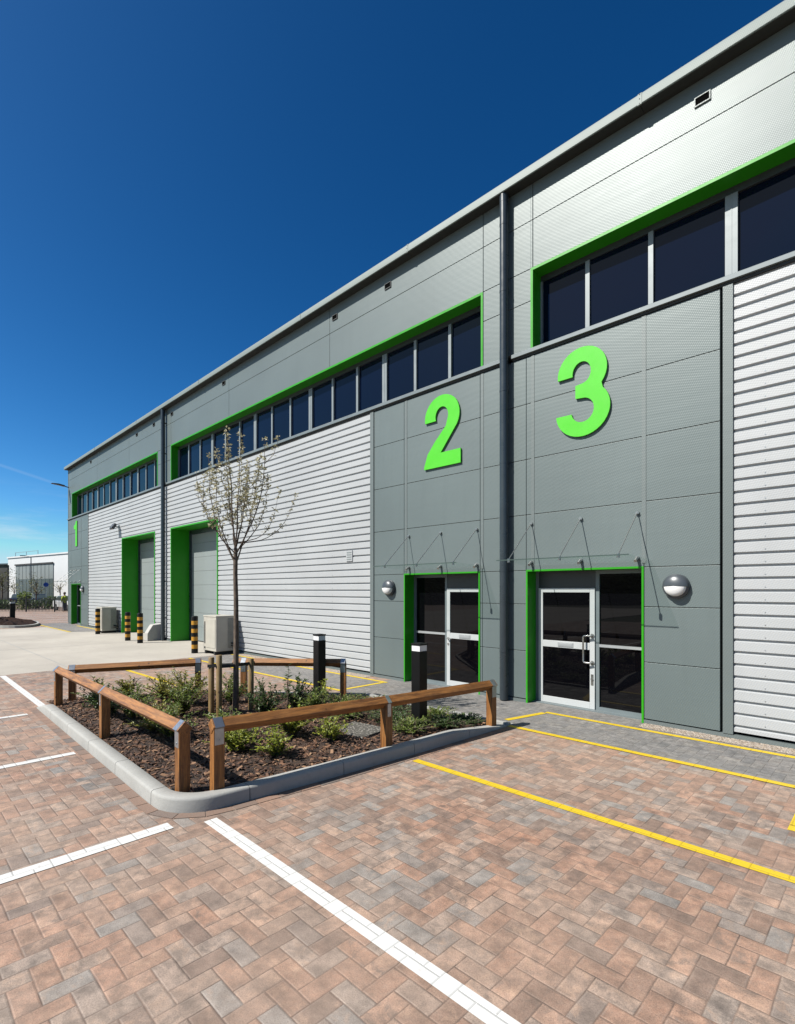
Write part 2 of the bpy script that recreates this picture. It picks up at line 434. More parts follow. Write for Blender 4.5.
def bank_mat():
    m = NT('dark_reflection_bank'); c = m.coord(); k = m.mix(m.rng(m.noise(c, .6, 7, .7), .35, .65), (.015,.024,.010,1), (.06,.08,.03,1)); m.base(k); m.rough(.95); m.bump(m.noise(c, 1.2, 6, .7), .8); return m.mat
bank = structure(eb_.build('added_bank', bank_mat(), smooth=80))
# concrete joints of the yard, cut as thin dark sealant lines
for k, (x0, x1, y0, y1) in enumerate([(-21.3,-21.27,-40,8.0),(-27.3,-27.27,-40,8.0),(-33,-15.1,3.5,3.53),(-33,-15.1,-1.5,-1.47)]):
    sheet('yard_joint', rect(x0, x1, y0, y1), .004, M['kerb'])

def strip(name, a, b, w, mat, z=.0045):
    a = Vector(a); b = Vector(b); d = (b - a).normalized(); n = Vector((-d.y, d.x)) * w / 2
    return sheet(name, [tuple(a+n), tuple(a-n), tuple(b-n), tuple(b+n)], z, mat)
LW = .115
strip('white_bay_line', (-4.30,2.045), (6,1.995), .115, M['white_line'])
strip('white_bay_line', (-4.44,1.76), (-4.44,-8), .135, M['white_line'])
strip('white_bay_line', (-7.25,1.72), (-7.25,-8), LW, M['white_line'])
strip('white_bay_line', (-10.05,1.72), (-10.05,-8), LW, M['white_line'])
strip('white_bay_line', (-10.46,2.02), (-14.95,2.08), LW, M['white_line'])
strip('yellow_bay_line', (-4.10,4.45), (6,4.43), .10, M['yellow_line'])
strip('yellow_bay_line', (-4.30,6.54), (13.5,6.56), .10, M['yellow_line'], .008)
strip('yellow_bay_line', (-4.17,7.68), (13.5,7.70), .10, M['yellow_line'], .0085)
strip('yellow_bay_line', (-4.36,6.80), (-4.17,7.62), .10, M['yellow_line'], .0085)
strip('yellow_bay_line', (-7.95,7.74), (-14.9,7.76), .10, M['yellow_line'], .008)
strip('yellow_bay_line', (-8.02,7.68), (-8.02,6.54), .10, M['yellow_line'], .0085)
strip('yellow_bay_line', (-7.97,6.48), (-14.9,6.45), .10, M['yellow_line'], .008)
strip('yellow_bay_line', (-10.2,4.45), (-14.9,4.40), .10, M['yellow_line'])
strip('yellow_bay_line', (-28.2,6.5), (-36.4,6.6), .12, M['yellow_line'], .008)
strip('yellow_bay_line', (-27.6,7.85), (-32.9,7.9), .12, M['yellow_line'], .0085)
strip('yellow_bay_line', (-31.5,3.2), (-36.5,2.6), .12, M['yellow_line'])
strip('yellow_bay_symbol', (-.70,5.40), (.45,5.40), .12, M['yellow_line'])
strip('yellow_bay_symbol', (-.64,5.47), (-.64,6.0), .12, M['yellow_line'])
for k in range(5):
    x = -38 - k * 3.0
    strip('white_bay_line', (x, 7.5), (x, 13.5), .13, M['white_line'], .004)
strip('white_bay_line', (-38, 13.6), (-60, 13.6), .13, M['white_line'], .0045)

# ------------------------------------------------------------------ planter
OUT = [(-10.5,1.92),(-5.0,1.80)]            # outer kerb line, left to the rounded corner, then along the right side
c0 = Vector((-4.93,2.28)); r0 = .48
for k in range(13):
    t = R(-90 + 7.0 * k); OUT.append((c0.x + r0 * math.cos(t), c0.y + r0 * math.sin(t)))
OUT += [(-4.34,3.3),(-4.24,4.6),(-4.17,5.9),(-4.14,6.7)]
def resample(pts, step):
    out = [Vector(pts[0])]
    for a, b in zip(pts, pts[1:]):
        a = Vector(a); b = Vector(b); n = max(1, int((b-a).length / step))
        out += [a.lerp(b, (i+1)/n) for i in range(n)]
    return out
path = resample(OUT, .12)
acc = [0.]
for a, b in zip(path, path[1:]): acc.append(acc[-1] + (b-a).length)
def kerb_h(p):
    h = .135
    if p.y > 5.0: h *= max(0., min(1., (6.65 - p.y) / 1.3))
    if p.y < 2.6 and p.x < -9.85: h *= max(.08, min(1., (p.x + 10.55) / .6))
    return max(.008, h)
KW = .15
kb = MB()
def ring(i, sft=0.):
    p = path[i]; d = (path[min(i+1,len(path)-1)] - path[max(i-1,0)]).normalized()
    n = Vector((-d.y, d.x)); h = kerb_h(p); q = p + d * sft; r = min(.028, h*.4)
    prof = [(0,-.02),(0.004,h-r),(.010,h-r*.3),(r,h),(KW-.012,h),(KW,h-.012),(KW,-.02)]
    return [(q.x + n.x*o, q.y + n.y*o, z) for o, z in prof]
i = 0
while i < len(path) - 1:
    j = i
    while j < len(path) - 1 and acc[j] - acc[i] < .98: j += 1
    rings = [ring(k, .004 if k == i else (-.004 if k == j else 0)) for k in range(i, j+1)]
    vs = [v for r in rings for v in r]; n = 7; fs = []
    for a in range(len(rings)-1):
        for k in range(n-1): fs.append((a*n+k, a*n+k+1, (a+1)*n+k+1, (a+1)*n+k))
    fs.append(tuple(range(n))); fs.append(tuple((len(rings)-1)*n+k for k in range(n-1,-1,-1)))
    kb.add(vs, fs); i = j
structure(kb.build('kerb', M['kerb'], smooth=50))
# a course of grey-brown blocks laid along the kerb
cb = MB()
random.seed(3)
L = 0.
while L < acc[-1] - .12:
    def at(s):
        for a in range(len(acc)-1):
            if acc[a+1] >= s:
                t = (s-acc[a])/(acc[a+1]-acc[a]); p = path[a].lerp(path[a+1], t); d = (path[a+1]-path[a]).normalized()
                return p, Vector((d.y, -d.x))
    (p, n), (q, m) = at(L+.004), at(min(L + .223, acc[-1]))
    a, b, c, d = p + n*.004, q + m*.004, q + m*.112, p + n*.112
    z = .0042 + random.uniform(0, .0008)
    cb.add([(a.x,a.y,z),(b.x,b.y,z),(c.x,c.y,z),(d.x,d.y,z)], [(0,1,2,3)])
    L += .227
def course_mat():
    m = NT('edge_course_blocks'); g = m.n('ShaderNodeNewGeometry'); c = m.coord()
    k = m.ramp(g.outputs['Random Per Island'], [(0,(.12,.10,.09)),(.5,(.20,.125,.09)),(1,(.25,.15,.105))])
    k = m.mix(m.math('MULTIPLY', m.rng(m.noise(c, 34, 6, .7), .35, .75), .4), k, (.17,.15,.135,1))
    m.base(k); m.rough(.8); m.bump(m.noise(c, 40, 5), .004, .7); return m.mat
structure(cb.build('edge_course', course_mat()))

INNER = [(-10.42,2.06),(-5.0,1.94),(-4.72,2.02),(-4.58,2.25),(-4.48,3.3),(-4.38,4.6),(-4.31,5.9),(-4.28,6.45),
         (-7.2,6.42),(-8.95,4.95),(-9.55,4.35),(-10.45,2.4)]
def inside(x, y, poly=INNER):
    c = False
    for (x0,y0),(x1,y1) in zip(poly, poly[1:]+poly[:1]):
        if (y0 > y) != (y1 > y) and x < (x1-x0)*(y-y0)/(y1-y0)+x0: c = not c
    return c
def seg_d(x, y, poly=INNER):
    p = Vector((x,y)); best = 9
    for a, b in zip(poly, poly[1:]+poly[:1]):
        a = Vector(a); b = Vector(b); t = max(0, min(1, (p-a).dot(b-a)/(b-a).length_squared))
        best = min(best, (p-(a+(b-a)*t)).length)
    return best
def mulch_z(x, y):
    k = max(0., min(1., (6.4 - y) / 2.4))
    back = max(0., min(1., seg_d(x, y) / .5))
    e = .105 * k
    return .012 + e * (.78 + .22*back) + .035 * (noise.noise(Vector((x*1.3, y*1.3, 0)))) * back + .012 * noise.noise(Vector((x*9, y*9, 3)))
mb = MB(); idx = {}; stp = .06
for a in range(int(6.6/stp)):
    for b in range(int(4.8/stp)):
        x = -10.6 + a*stp; y = 1.9 + b*stp
        if all(inside(x+dx, y+dy) for dx in (0,stp) for dy in (0,stp)):
            f = []
            for dx, dy in ((0,0),(1,0),(1,1),(0,1)):
                k = (a+dx, b+dy)
                if k not in idx:
                    px, py = -10.6+k[0]*stp, 1.9+k[1]*stp
                    idx[k] = len(mb.v); mb.v.append((px, py, mulch_z(px, py)))
                f.append(idx[k])
            mb.f.append(tuple(f)); mb.m.append(0)
bed = structure(mb.build('planting_bed', M['mulch'], smooth=60, recalc=False))
sheet('planting_bed', INNER, .010, M['mulch'])
# concrete edging round the back of the bed
eb = MB()
back = [(-4.14,6.52),(-7.25,6.50),(-9.03,5.0),(-9.63,4.38),(-10.55,2.3)]
for a, b in zip(back, back[1:]):
    a = Vector(a); b = Vector(b); d = (b-a).normalized(); n = Vector((d.y,-d.x))
    L = (b-a).length; q = 0
    while q < L - .02:
        e = min(L, q + .9); p0 = a + d*(q+.003); p1 = a + d*(e-.003)
        eb.prism([tuple(p0), tuple(p1), tuple(p1+n*.07), tuple(p0+n*.07)], 'z', -.02, .045); q = e
structure(eb.build('edging', M['kerb'], bevel=.008))
# loose bark
random.seed(11)
ch = MB()
cnt = 0
while cnt < 9000:
    x = random.uniform(-10.5,-4.25); y = random.uniform(1.9,6.5)
    if not inside(x, y): continue
    if y > 4.6 and random.random() < .45: continue
    if abs(x+5.28) < .33 and abs(y-4.60) < .30: continue
    cnt += 1
    z = mulch_z(x, y) + random.uniform(.0,.014)
    l = random.uniform(.012,.045); w = l * random.uniform(.25,.55); a = random.uniform(0, 6.3); t = random.uniform(-.5,.5); u = random.uniform(-.5,.5)
    m = Matrix.Translation((x,y,z)) @ Matrix.Rotation(a,4,'Z') @ Matrix.Rotation(t,4,'X') @ Matrix.Rotation(u,4,'Y')
    q = [(-l,-w,0),(l*.8,-w*.8,0),(l,w*.7,0),(-l*.7,w,0),(-l*.8,-w*.7,.006),(l*.7,-w*.6,.006),(l*.8,w*.5,.006),(-l*.6,w*.8,.006)]
    ch.add([m @ Vector(v) for v in q], [(4,5,6,7),(0,1,5,4),(1,2,6,5),(2,3,7,6),(3,0,4,7)])
tag(ch.build('bark_chips', M['chip'], recalc=False), 'loose brown bark chips spread over the planting bed', 'bark mulch', kind='stuff')

cov = MB(); cov.box(-.31,.31,-.27,.27,-.06,.030)
co = thing('inspection_cover', 'speckled grey square cover lying in the bark near the second right-hand post', 'inspection cover', (-5.28,4.60,.088), rz=R(8))
bm_ = cov.build('cover_plate', M['cover'], None, bevel=.006); bm_.parent = co
# ------------------------------------------------------------------ knee rails
PW = .053                                    # half post width
RH = .62                                     # height of the rail's centre line
def knee_rail(label, pts, over=.06, over2=None, hs=None):
    """posts at pts, a square rail set on edge in the notched tops, steel straps over it"""
    a = Vector(pts[0]); b = Vector(pts[-1]); d = (b-a).normalized()
    t = thing('knee_rail', label, 'knee rail', (a.x, a.y, 0), 'timber knee rails round the planting bed', rz=math.atan2(d.y, d.x))
    loc = [(Vector(p)-a).length for p in pts]; rr = .074
    hs = hs or [.69]*len(pts); over2 = over if over2 is None else over2
    for i, (s, p) in enumerate(zip(loc, pts)):
        zb = mulch_z(*p) - .12; RH = hs[i]
        post = MB()
        prof = [(-PW,zb),(PW,zb),(PW,RH-.02),(PW-.004,RH-.012),(0,RH-.066),(-PW+.004,RH-.012),(-PW,RH-.02)]
        post.prism(prof, 'x', s-PW, s+PW)
        o = post.build('post', M['wood_z'], None, bevel=.005); o.parent = t
        st = MB(); w = .026 if 0 < i < len(pts)-1 else .044
        k = rr + .003
        outl = [(-PW-.003,RH-.17),(-PW-.003,RH-.02),(-k,RH),(0,RH+k),(k,RH),(PW+.003,RH-.02),(PW+.003,RH-.17)]
        inn = [(-PW-.0005,RH-.17),(-PW-.0005,RH-.022),(-k+.0035,RH),(0,RH+k-.0035),(k-.0035,RH),(PW+.0005,RH-.022),(PW+.0005,RH-.17)]
        for q in range(6):
            st.prism([outl[q], outl[q+1], inn[q+1], inn[q]], 'x', s-w, s+w)
        for sg in (-1,1):
            st.tube([(s, sg*(PW+.002), RH-.13),(s, sg*(PW+.008), RH-.13)], .009, 8)
        o = st.build('strap', M['galv'], None); o.parent = t
    for i in range(len(loc)-1):
        s0 = loc[i] - (over if i == 0 else -.002); s1 = loc[i+1] + (over2 if i == len(loc)-2 else -.002)
        rl = MB(); sl_ = (hs[i+1]-hs[i])/(loc[i+1]-loc[i]); z0_ = hs[i]+sl_*(s0-loc[i]); z1_ = hs[i]+sl_*(s1-loc[i])
        rl.add([(s0,0,z0_-rr),(s0,rr,z0_),(s0,0,z0_+rr),(s0,-rr,z0_),(s1,0,z1_-rr),(s1,rr,z1_),(s1,0,z1_+rr),(s1,-rr,z1_)], [(0,1,2,3),(7,6,5,4),(0,4,5,1),(1,5,6,2),(2,6,7,3),(3,7,4,0)])
        o = rl.build('rail', M['wood_x'], None, bevel=.006); o.parent = t
    return t
knee_rail('long timber knee rail on three posts beside the left, sunlit kerb', [(-9.93,2.12),(-7.33,2.09),(-4.84,2.03)], hs=[.675,.69,.70])
knee_rail('timber knee rail on three posts beside the shaded right-hand kerb', [(-4.63,2.27),(-4.43,4.32),(-4.27,6.27)], hs=[.72,.655,.625])
knee_rail('short timber knee rail at the far left back of the planting bed', [(-10.10,2.36),(-9.33,4.20)], hs=[.65,.66])
knee_rail('timber knee rail at the back, ending behind the farther bollard light', [(-8.76,4.82),(-7.40,6.08)], .2, .03, hs=[.66,.655])

# ------------------------------------------------------------------ plants
def leaf(mbx, p, d, up, l, w, fold=.2):
    """a folded leaf of four faces pointing along d"""
    d = d.normalized(); s = d.cross(up)
    s = s.normalized() if s.length > 1e-4 else Vector((1,0,0)); n = s.cross(d)
    a = p; m1 = p + d*l*.45; t = p + d*l - n*l*.12
    mbx.add([a, m1 + s*w*.5 + n*w*fold, t, m1 - s*w*.5 + n*w*fold, m1], [(0,4,1),(4,2,1),(0,3,4),(4,3,2)])
def shrub(name, label, cat, x, y, h, r, stems, per, ll, lw, mat, seed, lean=.5, upright=.5, group=None, leaf_from=.15):
    rd = random.Random(seed); z0 = mulch_z(x, y)
    if name == 'shrub': h *= 1.12; r *= 1.45; stems = int(stems*1.9); ll *= 1.25; lw *= 1.3
    t = thing(name, label, cat, (x, y, z0), group)
    sm = MB(); fo = MB()
    for k in range(stems):
        a = rd.uniform(0, 6.28); q = r * math.sqrt(rd.random()) ; hh = h * rd.uniform(.6, 1.) * (1 - .45*(q/r)**2)
        base = Vector((rd.uniform(-.04,.04), rd.uniform(-.04,.04), -.02))
        tip = Vector((math.cos(a)*q, math.sin(a)*q, hh))
        mid = base.lerp(tip, .5) + Vector((-math.cos(a)*q*.12*lean*2, -math.sin(a)*q*.12*lean*2, hh*.1))
        pts = [base, base.lerp(mid,.55), mid, mid.lerp(tip,.5)+Vector((0,0,hh*.03)), tip]
        sm.tube(pts, [.007,.006,.005,.004,.002], 5)
        for j in range(per):
            f = leaf_from + (1-leaf_from) * (j + rd.random()) / per; f = min(f, .999)
            s = f*4; i0 = int(s); p = pts[i0].lerp(pts[i0+1], s-i0)
            ax = (pts[i0+1]-pts[i0]).normalized(); b = rd.uniform(0, 6.28)
            side = Vector((math.cos(b), math.sin(b), rd.uniform(-.25,.5)))
            d = side.lerp(ax, upright * rd.uniform(.4,1.2))
            sc = rd.uniform(.65, 1.25) * (1.05 - .35*f)
            leaf(fo, p + side*.006, d, Vector((rd.uniform(-.3,.3), rd.uniform(-.3,.3), 1)), ll*sc, lw*sc)
    o = sm.build('stem', M['bark'], None, smooth=60); o.parent = t
    o = fo.build('foliage', mat, None, recalc=False); o.parent = t
    return t
G1 = 'young shrubs planted in the bark bed'
shr = [
 # x, y, h, r, stems, leaves per stem, l, w, mat, label
 (-5.55,2.95,.36,.26,16,26,.055,.030,'leaf_lime','low lime green shrub just right of the front corner post of the right-hand rail'),
 (-5.05,3.20,.30,.20,12,22,.050,.028,'leaf_lime','small lime green shrub against the shaded kerb near the front corner'),
 (-5.60,3.75,.42,.27,18,26,.055,.030,'leaf_lime','bushy lime green shrub below the middle of the right-hand rail'),
 (-5.10,4.02,.30,.20,12,22,.050,.028,'leaf_lime','small lime green shrub left of the middle post of the right-hand rail'),
 (-6.15,3.15,.40,.26,16,24,.055,.030,'leaf_mid','mid green shrub in front of the tree stakes'),
 (-6.55,2.62,.42,.26,16,24,.055,.030,'leaf_mid','mid green shrub behind the sunlit rail nearest the front corner'),
 (-7.05,2.60,.40,.26,16,24,.055,.028,'leaf_olive','olive shrub just right of the middle post of the sunlit rail'),
 (-7.95,2.62,.52,.30,18,26,.055,.028,'leaf_mid','tall mid green shrub left of the middle post of the sunlit rail'),
 (-8.45,2.46,.48,.26,16,24,.055,.028,'leaf_dark','dark green shrub under the left span of the sunlit rail'),
 (-9.25,2.50,.46,.24,16,24,.055,.028,'leaf_mid','mid green shrub by the far left post of the sunlit rail'),
 (-9.65,3.10,.36,.22,14,22,.055,.028,'leaf_olive','olive shrub inside the short back rail, nearest its left post'),
 (-8.95,3.45,.52,.28,18,24,.060,.026,'leaf_olive','upright olive shrub in the middle of the short back rail'),
 (-8.35,3.55,.60,.32,20,26,.060,.028,'leaf_olive','largest olive shrub, left of the staked tree'),
 (-8.05,4.20,.48,.26,16,24,.060,.028,'leaf_mid','mid green shrub behind the staked tree on its left'),
 (-7.75,3.25,.55,.28,18,26,.055,.028,'leaf_mid','leafy mid green shrub next to the left tree stake'),
 (-6.75,4.05,.58,.26,16,24,.060,.030,'leaf_dark','dark green shrub just right of the tree trunk'),
 (-6.95,4.75,.50,.28,18,24,.060,.030,'leaf_dark','dark green shrub below the back rail, right of the tree stakes'),
 (-6.40,4.70,.46,.26,16,24,.060,.030,'leaf_mid','mid green shrub between the tree and the farther bollard light'),
]
for k, (x, y, h, r, st, per, ll, lw, mt, lab) in enumerate(shr):
    shrub('shrub', lab, 'shrub', x, y, h, r, st, per, ll, lw, M[mt], 100+k, group=G1)
shrub('sapling', 'thin tall seedling with a single tuft of dark leaves, right of the tree stakes', 'plant', -6.72,4.45,.98,.10,3,16,.085,.045,M['leaf_dark'],301,upright=.2,leaf_from=.55)
shrub('sapling', 'slender leafy seedling standing against the farther black bollard light', 'plant', -7.02,5.35,.72,.14,4,18,.085,.045,M['leaf_lime'],302,upright=.3,leaf_from=.3)
gc = [(-6.0,5.05,.22,.42,'leaf_mid','low spreading green plant in front of the farther bollard light'),
      (-6.75,5.55,.20,.40,'leaf_mid','low spreading green plant around the foot of the farther bollard light'),
      (-5.75,5.75,.18,.42,'leaf_dark','low spreading dark green plant midway between the two bollard lights'),
      (-5.25,5.25,.18,.38,'leaf_dark','low spreading dark green plant left of the nearer bollard light'),
      (-4.80,5.10,.18,.30,'leaf_mid','low spreading green plant right of the middle post of the right-hand rail'),
      (-4.70,5.75,.17,.34,'leaf_dark','low spreading dark green plant right of the nearer bollard light'),
      (-5.15,6.10,.14,.36,'leaf_mid','low spreading green plant behind the nearer bollard light'),
      (-4.68,6.20,.12,.26,'leaf_dark','low dark green plant beside the last post of the right-hand rail'),
      (-6.3,6.05,.16,.36,'leaf_mid','low spreading green plant near the right end of the back rail')]
for k, (x, y, h, r, mt, lab) in enumerate(gc):
    shrub('ground_cover_plant', lab, 'plant', x, y, h*1.1, r*1.3, 60, 24, .050, .024, M[mt], 400+k, group='low spreading plants by the bollard lights', upright=.6, leaf_from=.25)

# ------------------------------------------------------------------ staked tree
def main_tree(x, y):
    rd = random.Random(21); z0 = mulch_z(x, y)
    t = thing('young_tree', 'slender young tree with sparse pale spring leaves, held between timber stakes', 'tree', (x, y, z0))
    tr = MB(); br = MB(); lf = MB()
    trunk = [(0,0,-.05),(.012,.004,.4),(.02,.0,.8),(.006,.01,1.2),(.012,.004,1.7),(.0,.0,2.1),(.004,.0,2.34),(.002,.0,2.48),(.004,.004,2.64)]
    tr.tube(trunk, [.050,.043,.040,.038,.035,.033,.034,.024,.010], 10)
    rgt = Vector((.7122,-.7019,0)).normalized()      # any two horizontal axes will do
    rgt = Vector((.70,.71,0)); fwd = Vector((-.71,.70,0))
    def branch(p, tip, bow, r0, n=8):
        p = Vector(p); tip = Vector(tip); pts = []
        for i in range(n+1):
            s = i/n; q = p.lerp(tip, s); w = math.sin(s*math.pi)*1.
            q = q + bow*w; q += Vector((rd.uniform(-1,1), rd.uniform(-1,1), 0))*.012*(1 if 0<i<n else 0)
            pts.append(q)
        br.tube(pts, [max(.0022, r0*(1-.82*i/n)) for i in range(n+1)], 6); return pts
    def leaves(pts, f0, dens, sc=1.):
        n = len(pts)-1; L = sum((b-a).length for a, b in zip(pts, pts[1:])); f = f0
        while f < 1.0:
            f += rd.uniform(.015, .062)/max(L, .2)
            if f > 1.02 or rd.random() < .22: continue
            q_ = min(f, .999)*n; i = int(q_); p = pts[i].lerp(pts[i+1], q_-i); off = Vector((rd.uniform(-1,1), rd.uniform(-1,1), rd.uniform(-.3,.8)))*.018
            for q in range(rd.randint(3, 5 + int(9*rd.random()*dens))):
                b = rd.uniform(0,6.28); d = Vector((math.cos(b), math.sin(b), rd.uniform(-.4,1.1)))
                l = rd.uniform(.026,.060)*sc
                leaf(lf, p + off + d*.008 + Vector((rd.uniform(-.012,.012), rd.uniform(-.012,.012), rd.uniform(-.012,.012))), d, Vector((rd.uniform(-1,1), rd.uniform(-1,1), 1)), l, l*.62, .3)
    fork = Vector((.004,0,2.34))
    tips = [(-.47,.06,3.92,1.0,.30),(-.40,-.28,3.55,.75,.34),(-.27,.22,4.10,1.05,.22),(-.13,-.12,4.26,1.15,.12),(.05,.30,3.86,.8,.2),
            (.10,-.22,4.16,1.,.15),(.29,.20,3.98,.95,.24),(.43,-.10,4.12,1.1,.30),(.36,.26,3.62,.7,.34),(-.20,-.36,3.70,.8,.3),(.24,-.38,3.48,.7,.3)]
    for k, (a, b, z, w, bow) in enumerate(tips):
        p = Vector((.002,0,2.30 + rd.uniform(-.10,.22)))
        tip = rgt*(a+.04) + fwd*b + Vector((0,0,z)); out = rgt*a + fwd*b
        pts = branch(p, tip, out*bow + Vector((0,0,-.04)) + rgt*rd.uniform(-.04,.04), .0125*w, 10)
        leaves(pts, rd.uniform(.34,.5), .9)
        for q in range(rd.randint(2,5)):
            i = rd.randint(2,8); st = pts[i]; o2 = out*rd.uniform(-.1,.3) + rgt*rd.uniform(-.17,.17) + fwd*rd.uniform(-.17,.17)
            tp = st + o2 + Vector((0,0,rd.uniform(.12,.46)))
            if tp.z > 4.28: tp.z = 4.28
            pp = branch(st, tp, o2*.25 + Vector((0,0,-.03)), .0055, 5); leaves(pp, .25, 1.)
    for a, b, z in ((.70,-.15,3.36),(.93,-.1,3.28)):
        tip = rgt*a + fwd*b + Vector((0,0,z)); pts = branch((0,0,2.58), tip, Vector((0,0,-.22)) + rgt*.14, .008, 10); leaves(pts, .42, .5, .9)
    o = tr.build('trunk', M['bark'], None, smooth=60); o.parent = t
    o = br.build('branches', M['bark'], None, smooth=60); o.parent = t
    o = lf.build('crown', M['leaf_bud'], None, recalc=False); o.parent = t
    return t
TX, TY = -7.24, 3.84
main_tree(TX, TY)
stakes = [(-7.45,3.56,.985,'round timber tree stake, leftmost of the stakes round the young tree'),
          (-7.28,3.60,1.03,'round timber tree stake with a capped top, just left of the trunk'),
          (-7.27,4.12,.93,'round timber tree stake right of the trunk')]
for x, y, h, lab in stakes:
    s = MB(); s.tube([(x,y,-.1),(x,y,h-.012),(x,y,h)], [.043,.043,.036], 14)
    tag(s.build('tree_stake', M['stake'], None, smooth=40), lab, 'tree stake', 'timber stakes round the young tree')
tb = MB()
zt = .86
for p, q in (((-7.45,3.50),(-7.22,3.79)),((-7.28,3.55),(-7.2,3.82)),((-7.22,3.80),(-7.27,4.18)),((-7.47,3.6),(-7.27,3.9))):
    a = Vector(p); b = Vector(q); d = (b-a).normalized(); n = Vector((-d.y,d.x))*.008
    tb.prism([tuple(a+n),tuple(a-n),tuple(b-n),tuple(b+n)], 'z', zt-.022, zt+.022)
tag(tb.build('tree_tie', M['rubber'], None), 'black rubber strap tying the young tree to its stakes', 'tree tie')

# ------------------------------------------------------------------ bollard lights
def bollard_light(x, y, h, label, w=.082):
    z0 = 0.0
    t = thing('bollard_light', label, 'bollard light', (x, y, 0), 'square black bollard lights')
    a = MB(); a.box(x-w,x+w,y-w,y+w,-.02,h-.115); a.box(x-w*1.25,x+w*1.25,y-w*1.25,y+w*1.25,-.02,max(.03, mulch_z(x,y)+.02) if y < 7 and x > -12 else .03)
    a.build('post', M['black'], t, bevel=.006)
    b = MB(); b.box(x-w+.006,x+w-.006,y-w+.006,y+w-.006,h-.114,h-.032); b.build('diffuser', M['diffuser'], t)
    c = MB(); c.box(x-w-.004,x+w+.004,y-w-.004,y+w+.004,h-.031,h-.006); c.box(x-w+.03,x+w-.03,y-w+.03,y+w-.03,h-.0055,h); c.build('cap', M['black'], t, bevel=.004)
    return t
bollard_light(-4.98,5.50,1.24,'black square bollard light standing nearest the unit 2 door')
bollard_light(-7.62,5.70,1.20,'black square bollard light by the back rail, farther from the doors')

# ------------------------------------------------------------------ the warehouse
X0, X1 = -35.6, 10.7
B = thing('warehouse_building', 'long grey and silver industrial building with green trimmed doors and ribbon windows', 'building', (X0, WY, 0))
SILL, HEAD = 6.22, 7.655                       # ribbon windows
UPT = 9.14                                    # top of the wall
PT = .05                                      # panel thickness
WIN = [(-34.75,-21.72),(-20.38,-5.70),(-4.69,8.6)]
def fill(mb, bk, x0, x1, zs, xs, holes=(), g=.006):
    """panels between the z levels and x joints, leaving the holes free"""
    X = sorted(set([x0,x1] + [x for x in xs if x0 < x < x1] + [h[k] for h in holes for k in (0,1) if x0 < h[k] < x1]))
    for a, b in zip(X, X[1:]):
        m = (a+b)/2
        cov_ = [h for h in holes if h[0] < m < h[1]]
        Z = sorted(set(list(zs) + [h[k] for h in cov_ for k in (2,3) if zs[0] < h[k] < zs[-1]]))
        for c, d in zip(Z, Z[1:]):
            n = (c+d)/2
            if any(h[2] < n < h[3] for h in cov_): continue
            gx0 = g if (a in xs) else 0; gx1 = g if (b in xs) else 0
            mb.box(a+gx0, b-gx1, WY, WY+PT, c+g, d-g)
            bk.box(a, b, WY+PT+.001, WY+PT+.15, c, d)
bk = MB()
units = [(-35.6,-21.15),(-21.14,-5.225),(-5.215,10.7)]
for (a, b), w, vs in zip(units, WIN, ([-34.75,-29.9,-25.1],[-20.38,-15.7,-10.4,-5.70],[-4.65,.6,5.8])):
    up = MB()
    fill(up, bk, a, b, [SILL+.03, 7.09, HEAD, 8.5, UPT], vs, [(w[0], w[1], SILL, HEAD)])
    up.build('upper_panel', M['panel'], B, bevel=.003)
DZ = 2.345
PORT = [(-34.9,-32.9),(-7.78,-5.77),(-4.78,-2.79)]
SHUT = [(-26.05,-22.0),(-20.38,-16.46),(6.5,10.45)]
LZ = [.07, .92, 1.75, DZ, 3.33, 4.31, 5.29, 6.12]
for (a, b), p, xs in zip([(-35.6,-31.56),(-8.74,-5.225),(-5.215,-1.80)], PORT, ([-32.85],[-7.72,-5.72],[-4.65,-2.79])):
    lo = MB()
    fill(lo, bk, a, b, LZ, xs + [p[0], p[1]], [(p[0], p[1], 0, DZ)], .005)
    lo.build('lower_panel', M['panel'], B, bevel=.003)
    for x in xs:
        jb = MB(); jb.box(x-.03, x+.03, WY-.006, WY-.001, DZ+.06, 6.11); jb.build('joint_cover', M['trim'], B)
bk.build('panel_backing', M['backing'], B)

def cladding(x0, x1, z0, z1, holes):
    """horizontal trapezoidal sheet, one rib every 165 mm"""
    c = MB(); P = .165; dp = .032
    X = sorted(set([x0,x1] + [h[k] for h in holes for k in (0,1)]))
    for a, b in zip(X, X[1:]):
        m = (a+b)/2; top = max([h[2] for h in holes if h[0] < m < h[1]] + [z0])
        prof = []
        k0 = math.floor((top - .1)/P)
        z = k0*P
        pr = []
        while z < z1 + P:
            pr += [(WY+dp, z), (WY+dp, z+.020), (WY, z+.032), (WY, z+.150)]
            z += P
        pts = []
        for (y0_, za), (y1_, zb) in zip(pr, pr[1:]):
            if zb <= top or za >= z1: continue
            def clip(zv):
                return (y0_ + (y1_-y0_)*(zv-za)/(zb-za), zv) if zb > za else (y0_, za)
            pa = (y0_, za) if za >= top else clip(top); pb = (y1_, zb) if zb <= z1 else clip(z1)
            if not pts: pts.append(pa)
            pts.append(pb)
        n = len(pts)
        vs = [(a, y, z) for y, z in pts] + [(b, y, z) for y, z in pts] + [(a, WY+.10, pts[-1][1]), (a, WY+.10, pts[0][1]), (b, WY+.10, pts[-1][1]), (b, WY+.10, pts[0][1])]
        fs = [(i, n+i, n+i+1, i+1) for i in range(n-1)]
        fs.append(tuple(list(range(n)) + [2*n, 2*n+1])); fs.append(tuple(list(range(2*n-1, n-1, -1)) + [2*n+3, 2*n+2]))
        c.add(vs, fs)
    return c.build('profiled_cladding', M['clad'], B)
